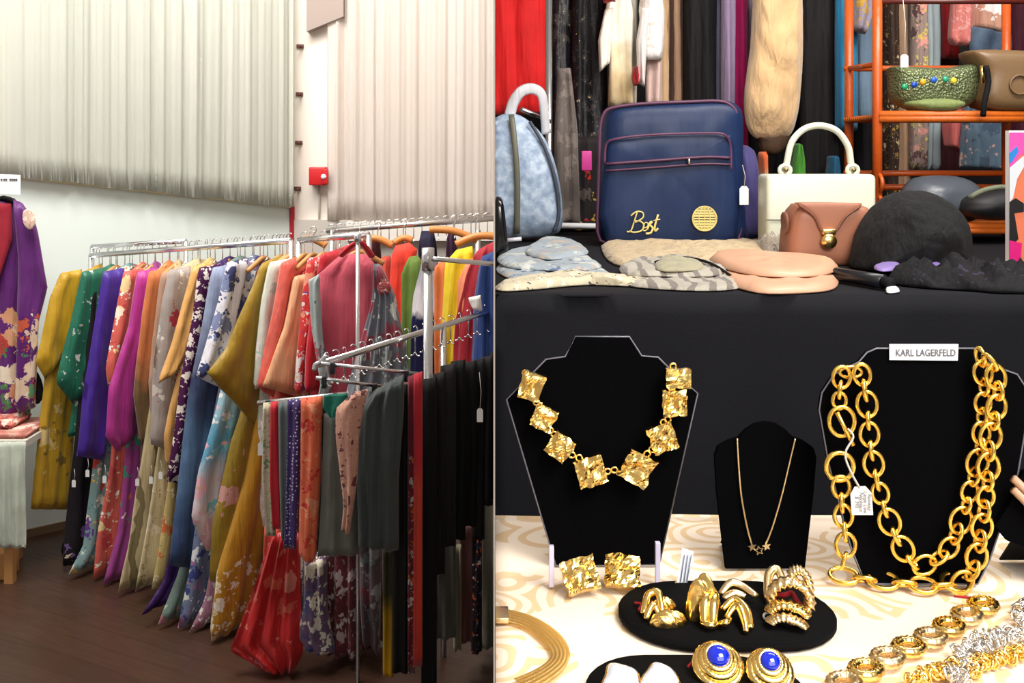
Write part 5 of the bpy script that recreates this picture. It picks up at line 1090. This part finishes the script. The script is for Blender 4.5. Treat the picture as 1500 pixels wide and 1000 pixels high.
# heavy chain
def chain(t, path, Y, pitch, R, r, rx, m, ax=Vector((0, -1, 0)), seed=0, var=.25, table=False):
    W = [P(x, v, Y) if not table else PT(x, v, HF, r*1.5) for x, v in path]; W = smoothpts(W, 10)
    d = 0; nxt = 0; k = 0; rnd = random.Random(seed)
    for i in range(1, len(W)):
        seg = (W[i]-W[i-1]).length
        while nxt <= d+seg:
            c = W[i-1].lerp(W[i], (nxt-d)/max(seg, 1e-9)); tg = (W[i]-W[i-1]).normalized()
            face = k % 2 == 0
            s = (1 if face else .78)*(1+rnd.uniform(-var, var)*.6)
            n_ = ax if face else (ax*.45+ax.cross(tg)).normalized()
            n_ = (n_-tg*n_.dot(tg)).normalized(); V = n_.cross(tg)
            bm = bmesh.new(); N_ = 24; RR = R*s; RX = rx*(1 if face else .75)
            off = Vector((0, 0, 0)) if table else ax*(.0015 if face else .002)
            pts = [c+off+tg*RR*math.cos(2*PI*q/N_)+V*RR*RX*math.sin(2*PI*q/N_) for q in range(N_)]
            if table: 
                mn = min(p.z for p in pts)-r; up = max(0, ZF+.0005-mn)
                pts = [p+Vector((0, 0, up)) for p in pts]
            obj('link', tube(bm, pts, r, 8, closed=True), m, t)
            nxt += pitch*(1 if face else .86); k += 1
        d += seg
YK = Y3-.012
CH = t = thing('chain_necklace', 'heavy gold oval-link chain looped twice over the card-topped bust', 'necklace', P(1340, 868, .99))
chain(t, [(1262, 548), (1266, 570), (1270, 600), (1273, 640), (1279, 680), (1288, 720), (1300, 758), (1318, 796), (1340, 826), (1362, 822), (1388, 802), (1402, 772), (1414, 738), (1424, 700), (1434, 660), (1437, 610), (1440, 560), (1434, 518)], YK, .0160, .0118, .0021, .78, GOLD2, seed=1)
chain(t, [(1232, 552), (1229, 580), (1229, 598)], YK, .0125, .0095, .0019, .8, GOLD2, seed=2)
chain(t, [(1231, 712), (1233, 738), (1235, 760), (1238, 790), (1236, 816), (1228, 838)], YK-.004, .0155, .0115, .0021, .8, GOLD2, seed=3)
chain(t, [(1236, 853), (1262, 857), (1300, 861), (1345, 866), (1384, 868), (1402, 862)], Y3, .0200, .0150, .0024, .72, GOLD2, ax=Vector((0, -.45, .9)), seed=4, table=True)
chain(t, [(1408, 852), (1424, 832), (1432, 802), (1437, 772), (1441, 740), (1446, 700), (1448, 650), (1456, 610), (1461, 570), (1452, 536), (1436, 514)], YK-.008, .0160, .0118, .0021, .78, GOLD2, seed=5)
obj('toggle_ring', ringlink(bmesh.new(), P(1233, 617, YK-.004), .0125, .0023, 1.15, n=28), GOLD2, t)
obj('toggle_bar', T([P(1226, 604, YK-.008), P(1250, 652, YK-.010)], .0022, 8), GOLD2, t)
obj('clasp_ring', ringlink(bmesh.new(), P(1230, 683, YK-.004), .0135, .0026, 1.02, n=28), GOLD2, t)
obj('link', ringlink(bmesh.new(), P(1246, 545, YK+.004), .011, .0018, .5), GOLD2, t)
# its price tag
t = thing('price_tag', 'white handwritten price tag tied to the heavy gold chain', 'price tag', P(1262, 757, YK-.012))
W = [P(x, v, YK-.012) for x, v in ((1248, 754), (1246, 724), (1252, 713), (1268, 712), (1277, 722), (1279, 754))]
obj('card', extr(W, Vector((0, .001, 0)), 1), TAGW, t, smooth=False)
obj('string', T(smoothpts([P(1259, 714, YK-.012), P(1246, 690, YK-.014), P(1238, 664, YK-.013), P(1250, 640, YK-.012), P(1242, 628, YK-.012)], 4), .0011, 6), STR, t)
for i, s_ in enumerate(['Runway', 'Large Link', 'Necklace', '$ 395']):
    text(s_, .0052, P(1274-i*6.2, 735, YK-.0128), INK, t, rot=(PI/2, -PI/2 if False else PI/2, 0), name='handwriting', ext=.0001, shear=.2)
# velvet tray (stadium) with earrings
def stadium(cx0, cx1, v0, v1, n=14, dz=0):
    a0, b0 = PT((cx0+cx1)/2, v0, HF), PT((cx0+cx1)/2, v1, HF); yc = (a0.y+b0.y)/2; r = (a0.y-b0.y)/2
    xl_ = (cx0-PX)/F*yc+r; xr_ = (cx1-PX)/F*yc-r; W = []
    for k in range(n+1): a = PI/2+PI*k/n; W.append(Vector((xl_+r*math.cos(a), yc+r*math.sin(a), ZF+dz)))
    for k in range(n+1): a = -PI/2+PI*k/n; W.append(Vector((xr_+r*math.cos(a), yc+r*math.sin(a), ZF+dz)))
    return W
obj('velvet_tray', extr(stadium(906, 1221, 861, 956), Vector((0, 0, .008)), 1, bev=.0015), plain('tray_velvet', (12, 12, 13), .95, bump=.3, bs=300, spec=.1), label='long oval black velvet tray holding gold clip earrings', cat='tray')
ZT = .0085
obj('velvet_tray', extr([q for q in stadium(858, 1180, 968, 1075)], Vector((0, 0, .006)), 1, bev=.001), plain('tray_velvet', (20, 20, 22), .9), label='second black velvet tray at the bottom edge under the blue stone earrings', cat='tray')
def shell(label, x, v, w_, d_, h_, rot, ribs, m=GOLD, extra=None, dz=ZT, twist=.6):
    """ribbed domed clip earring lying on the tray"""
    b = PT(x, v, HF-dz); t = thing('earring', label, 'earring', b); bm = bmesh.new(); nu, nv = 36, 14; G = []
    cr, sr = math.cos(rot), math.sin(rot)
    for i in range(nu):
        r = []
        for j in range(nv+1):
            a = 2*PI*i/nu; e = PI/2*j/nv; k = 1+.10*math.sin(ribs*(a*0+math.cos(a)*math.cos(e)*twist*2.2+math.sin(a)*math.cos(e)*1.0)*1.0)
            X = w_*math.cos(a)*math.cos(e)*k; Yy = d_*math.sin(a)*math.cos(e)*k; Z = h_*math.sin(e)*k
            r.append(bm.verts.new(b+Vector((X*cr-Yy*sr, X*sr+Yy*cr, Z))))
        G.append(r)
    for i in range(nu):
        for j in range(nv): bm.faces.new((G[i][j], G[(i+1) % nu][j], G[(i+1) % nu][j+1], G[i][j+1]))
    bmesh.ops.remove_doubles(bm, verts=bm.verts[:], dist=.00002)
    obj('shell', bm, m, t); obj('clip', T(smoothpts([b+Vector((-w_*.3, d_*.6, .001)), b+Vector((0, d_*1.1, .004)), b+Vector((w_*.4, d_*.8, .001))], 3), .0014, 6), m, t)
    return t
def ctube(label, defs, m=GOLD, name='earring', cat='earring', group=None):
    """earring of bent tubes: defs = [(points (x,v,dz), radius)]"""
    x, v, z = defs[0][0][0]; t = thing(name, label, cat, PT(x, v, HF-ZT), group)
    for pts, r in defs:
        W = smoothpts([PT(a, b_, HF-ZT)+Vector((0, 0, c_+r)) for a, b_, c_ in pts], 5)
        obj('band', T(W, lambda u, r=r: r*(.75+.35*math.sin(PI*u)), 10), m, t)
    return t
shell('ribbed gold oval clip earring at the front left of the velvet tray', 979, 914, .0165, .0085, .012, .15, 9)
shell('small twisted gold clip earring behind the oval one on the velvet tray', 972, 896, .012, .006, .013, .2, 7)
ctube('gold hoop earring with red thread at the left end of the tray', [([(942, 905, 0), (950, 893, .010), (964, 893, .012), (970, 903, 0)], .0036), ([(946, 912, 0), (956, 904, .008), (966, 908, 0)], .0032)])
RTH = plain('red_thread', (170, 24, 40), .7)
obj('red_thread', T(smoothpts([PT(930, 900, HF, .011), PT(940, 905, HF, .013), PT(936, 911, HF, .011), PT(950, 906, HF, .014), PT(956, 900, HF, .012)], 4), .0013, 6), RTH, label='tuft of red thread on the left hoop earring', cat='thread')
t = shell('tall domed gold clip earring standing at the middle of the tray', 1030, 905, .0155, .008, .038, .1, 6)
ctube('pair-like gold earring of two upright polished bars in the middle of the tray', [([(1032, 922, 0), (1032, 916, .014), (1036, 910, .020)], .0044), ([(1044, 924, 0), (1045, 918, .014), (1048, 910, .020)], .0044), ([(1028, 920, .002), (1040, 926, .003), (1052, 922, .002)], .003)])
ctube('folded gold ribbon earring at the back right of the dome', [([(1056, 880, .002), (1070, 876, .010), (1088, 878, .008), (1108, 886, .004)], .0040), ([(1060, 886, .002), (1076, 884, .006), (1092, 886, .004)], .0036), ([(1080, 893, 0), (1083, 889, .004)], .0026)], PGOLD)
ctube('gold earring of three curved bands at the front right of the middle group', [([(1058, 908, .006), (1076, 902, .012), (1094, 912, .008), (1100, 926, 0)], .0034), ([(1064, 914, .002), (1080, 908, .010), (1090, 920, .004), (1093, 931, 0)], .0034), ([(1054, 918, 0), (1062, 924, .004), (1070, 918, .004)], .003)])
ctube('pale gold half hoop earring at the back of the right end of the tray', [([(1124, 884, 0), (1126, 868, .012), (1138, 864, .016), (1148, 872, .008)], .0042)], PGOLD)
def rope(label, cx, cv, R, r, z0, arc, m, lift, rx=1):
    """rope-twist hoop: torus arc with twisted ridges, upright"""
    b = PT(cx, cv, HF-ZT); t = thing('earring', label, 'earring', b); bm = bmesh.new(); N_ = 64; M_ = 12; G = []
    for i in range(N_+1):
        a = arc[0]+(arc[1]-arc[0])*i/N_; c = b+Vector((R*rx*math.cos(a), -.004*math.cos(a), z0+R*math.sin(a)*lift)); rad = Vector((math.cos(a), 0, math.sin(a)*lift)).normalized()
        ring = []
        for k in range(M_):
            p_ = 2*PI*k/M_; q = r*(1+.22*math.sin(3*p_+i*1.1)); ring.append(bm.verts.new(c+rad*math.cos(p_)*q+Vector((0, 1, 0))*math.sin(p_)*q*1.6))
        G.append(ring)
    for i in range(N_):
        for k in range(M_): bm.faces.new((G[i][k], G[i][(k+1) % M_], G[i+1][(k+1) % M_], G[i+1][k]))
    bm.faces.new(G[0]); bm.faces.new(G[-1]); obj('rope_band', bm, m, t); return t
rope('rope-twist gold earring lying lowest in the stack at the right end of the tray', 1153, 922, .0135, .0042, .005, (0.1, PI-.1), PGOLD, .35)
rope('rope-twist gold earring second from the bottom of the right stack', 1154, 912, .0145, .0046, .009, (0.0, PI), GOLD, .45)
rope('rope-twist gold hoop earring standing at the top of the right stack', 1158, 904, .0165, .0045, .016, (-.5, PI+.3), PGOLD, 1.0)
rope('slim rope-twist earring leaning behind the right stack', 1170, 900, .0125, .0038, .024, (-.6, PI*.8), PGOLD, 1.4, .7)
obj('red_thread', T(smoothpts([PT(1138, 906, HF, .022), PT(1150, 909, HF, .024), PT(1160, 906, HF, .024), PT(1170, 912, HF, .018), PT(1184, 912, HF, .011)], 4), .0024, 8), RTH, label='red thread wound around the right stack of earrings', cat='thread')
obj('white_ring_tag', ringlink(bmesh.new(), PT(1125, 902, HF-.012), .004, .0011, .8), WHT, label='tiny white loop tag left of the right earring stack', cat='tag')
# blue stone earrings
def blue(label, x, v, R, tilt):
    b = PT(x, v, HF-.007); t = thing('earring', label, 'earring', b); Rm = Matrix.Rotation(tilt, 4, 'X')
    for k, (rr, rt, zz) in enumerate([(R, .0042, .004), (R*.78, .0036, .008), (R*.6, .003, .011)]):
        bm = bmesh.new(); N_ = 60; pts = [Rm.to_3x3() @ Vector((rr*math.cos(2*PI*q/N_), rr*math.sin(2*PI*q/N_), 0))+b+Vector((0, 0, zz+.003)) for q in range(N_)]
        tube(bm, pts, lambda u: rt*(1+.07*math.sin(u*2*PI*26)), 10, closed=True); obj('gold_rim', bm, GOLD, t)
    bm = bmesh.new(); bmesh.ops.create_uvsphere(bm, u_segments=32, v_segments=20, radius=R*.56, matrix=Matrix.Translation(b+Vector((0, 0, .015))) @ Rm @ Matrix.Diagonal((1, 1, .7, 1)))
    obj('blue_stone', bm, plain('lapis_blue', (12, 40, 200), .08, coat=1, var=.3), t)
blue('round gold clip earring with a blue stone, left of the two at the bottom', 1052, 988, .0172, .6)
blue('round gold clip earring with a blue stone, right of the two at the bottom', 1128, 996, .0152, .65)
obj('red_thread', T(smoothpts([PT(1008, 994, HF, .010), PT(1020, 986, HF, .012), PT(1030, 980, HF, .010)], 4), .0012, 6), RTH, label='short red thread left of the blue stone earrings', cat='thread')
# white enamel bows
def bow(label, pts, seed):
    W = smoothpts([PT(x, v, HF-.008) for x, v in pts], 3, True); c = sum(W, Vector())/len(W); t = thing('earring', label, 'earring', c)
    obj('enamel_face', puffw(W, Vector((0, -.35, .94)), .012, 3, 5, half=True), plain('white_enamel', (226, 230, 240), .1, coat=1), t)
    obj('gold_edge', T(W, .0014, 8, closed=True), GOLD, t)
bow('white enamel and gold fan earring at the bottom, left of the two', [(884, 1010), (888, 990), (893, 974), (912, 976), (932, 984), (936, 1000), (932, 1016)], 1)
bow('white enamel and gold fan earring at the bottom, right of the two', [(940, 1014), (940, 996), (950, 982), (958, 972), (974, 976), (988, 986), (992, 1008)], 2)
# leaning tag + kraft corner
Yt = HF*F/(866-PV); t = thing('price_tag', 'folded white price tag with grey lines leaning by the oval tray', 'price tag', P(1000, 866, Yt))
obj('card', extr([P(990, 862, Yt), P(999, 802, Yt+.012), P(1016, 808, Yt+.012), P(1012, 832, Yt+.006), P(1004, 864, Yt)], Vector((0, .001, 0)), 1), plain('tag_blueish', (216, 224, 240), .5), t, smooth=False)
for i, (xa_, xb_) in enumerate([(1000, 994), (1005, 999), (1010, 1003)]): obj('printed_line', T([P(xa_+3, 812, Yt+.0085), P(xb_+3, 852, Yt+.0005)], .0005, 4), INK, t)
obj('kraft_corner', extr([P(980, 866, Yt-.002), P(991, 850, Yt+.002), P(1000, 864, Yt-.002)], Vector((0, .001, 0)), 1), plain('kraft', (170, 140, 104), .7), t, smooth=False)
# flat herringbone necklace (left edge)
t = thing('herringbone_necklace', 'flat woven gold collar necklace curling at the left edge of the damask cloth', 'necklace', PT(790, 950, HF))
oc = [(700, 893), (745, 896), (785, 908), (818, 930), (834, 955), (830, 978), (806, 1000), (770, 1020)]; ic = [(700, 914), (745, 915), (772, 924), (796, 944), (806, 958), (804, 970), (784, 984), (752, 998)]
O_ = smoothpts([PT(x, v, HF) for x, v in oc], 10); I_ = smoothpts([PT(x, v, HF) for x, v in ic], 10)
bm = bmesh.new(); NW = 32; G = []
for i in range(len(O_)*3-2):
    f = i/3; a = int(f); fr = f-a; po = O_[a].lerp(O_[min(a+1, len(O_)-1)], fr); pi = I_[a].lerp(I_[min(a+1, len(I_)-1)], fr); r = []
    for j in range(NW+1):
        u = j/NW; q = po.lerp(pi, u); r.append(bm.verts.new(q+Vector((0, 0, .0024+.0006*math.sin(PI*u)+.0004*abs(math.sin(u*PI*5))+.0003*math.sin(i*2.1+(1 if (j//3) % 2 else 0)*PI)))))
    G.append(r)
for i in range(len(G)-1):
    for j in range(NW): bm.faces.new((G[i][j], G[i+1][j], G[i+1][j+1], G[i][j+1]))
bmesh.ops.solidify(bm, geom=bm.faces[:], thickness=.0018)
obj('woven_band', bm, plain('light_gold', (1.0, .8, .36), .42, 1, lin=True), t)
obj('clasp', B((.0012, PT(730, 915, HF).y, ZF+.001), (PT(745, 905, HF).x, PT(730, 896, HF).y, ZF+.006), bev=.001), PGOLD, t)
# textured gold bracelet on the right
t = thing('link_bracelet', 'chunky textured gold link bracelet lying diagonally at the right front', 'bracelet', PT(1350, 945, HF))
bp = [(1440, 896), (1416, 911), (1390, 928), (1363, 944), (1331, 958), (1300, 974), (1268, 992), (1236, 1012)]
for i, (x, v) in enumerate(bp):
    c = PT(x, v, HF)+Vector((0, 0, .0065)); a = math.atan2(.6, 1) if i else .9
    tg = (PT(bp[min(i+1, 7)][0], bp[min(i+1, 7)][1], HF)-PT(bp[max(i-1, 0)][0], bp[max(i-1, 0)][1], HF)).normalized()
    V = Vector((-tg.y, tg.x, 0)); N_ = 40
    pts = [c+tg*.0125*math.cos(2*PI*q/N_)+V*.0095*math.sin(2*PI*q/N_) for q in range(N_)]
    obj('link', tube(bmesh.new(), pts, lambda u: .0046*(1+.12*math.sin(u*2*PI*16)), 10, closed=True), PGOLD if i % 2 else GOLD, t)
obj('red_thread', T(smoothpts([PT(1398, 882, HF, .006), PT(1410, 885, HF, .007), PT(1424, 888, HF, .008)], 4), .0013, 6), RTH, label='red thread at the upper end of the chunky bracelet', cat='thread')
# silver and gold chain heap at the right bottom
def tangle(label, path, m, R, r, seed, n, spread, name='chain_necklace'):
    W = smoothpts([PT(x, v, HF) for x, v in path], 12); rnd = random.Random(seed); t = thing(name, label, 'necklace', W[len(W)//2])
    for i in range(n):
        f = i/(n-1)*(len(W)-1.001); a = int(f); c = W[a].lerp(W[a+1], f-a)+Vector((rnd.uniform(-1, 1)*spread, rnd.uniform(-1, 1)*spread, R*.8+rnd.uniform(0, 1)*spread*.6))
        ax = Vector((rnd.uniform(-1, 1), rnd.uniform(-1, 1), rnd.uniform(-.6, 1.0)))
        obj('link', ringlink(bmesh.new(), c, R, r, .75, rnd.uniform(0, 6), ax, 14, 6), m, t)
tangle('heap of silver chain links at the lower right corner of the table', [(1505, 940), (1470, 942), (1440, 952), (1420, 966), (1412, 985), (1400, 1006)], SILV, .0055, .0012, 1, 98, .007)
tangle('heap of gold chain links lying through the silver one at the lower right', [(1505, 962), (1470, 972), (1440, 980), (1420, 992)], GOLD, .0058, .0012, 2, 50, .004)
tangle('loose gold chain at the bottom edge left of the silver heap', [(1404, 984), (1380, 988), (1360, 996), (1330, 1008)], GOLD, .005, .0012, 3, 46, .004)
tangle('silver chain end at the right edge above the heap', [(1520, 905), (1502, 892), (1492, 905), (1500, 925), (1515, 935)], SILV, .005, .0013, 4, 40, .003)
# strands by the bust at the right edge
for i, (v0, v1, lb) in enumerate([(700, 724, 'upper'), (716, 742, 'lower')]):
    obj('leather_cord', T([P(1484, v0, HF*F/632-.008), P(1530, v1+20, HF*F/632-.01)], .004, 8), plain('beige_cord', (190, 150, 120), .5), TB4)
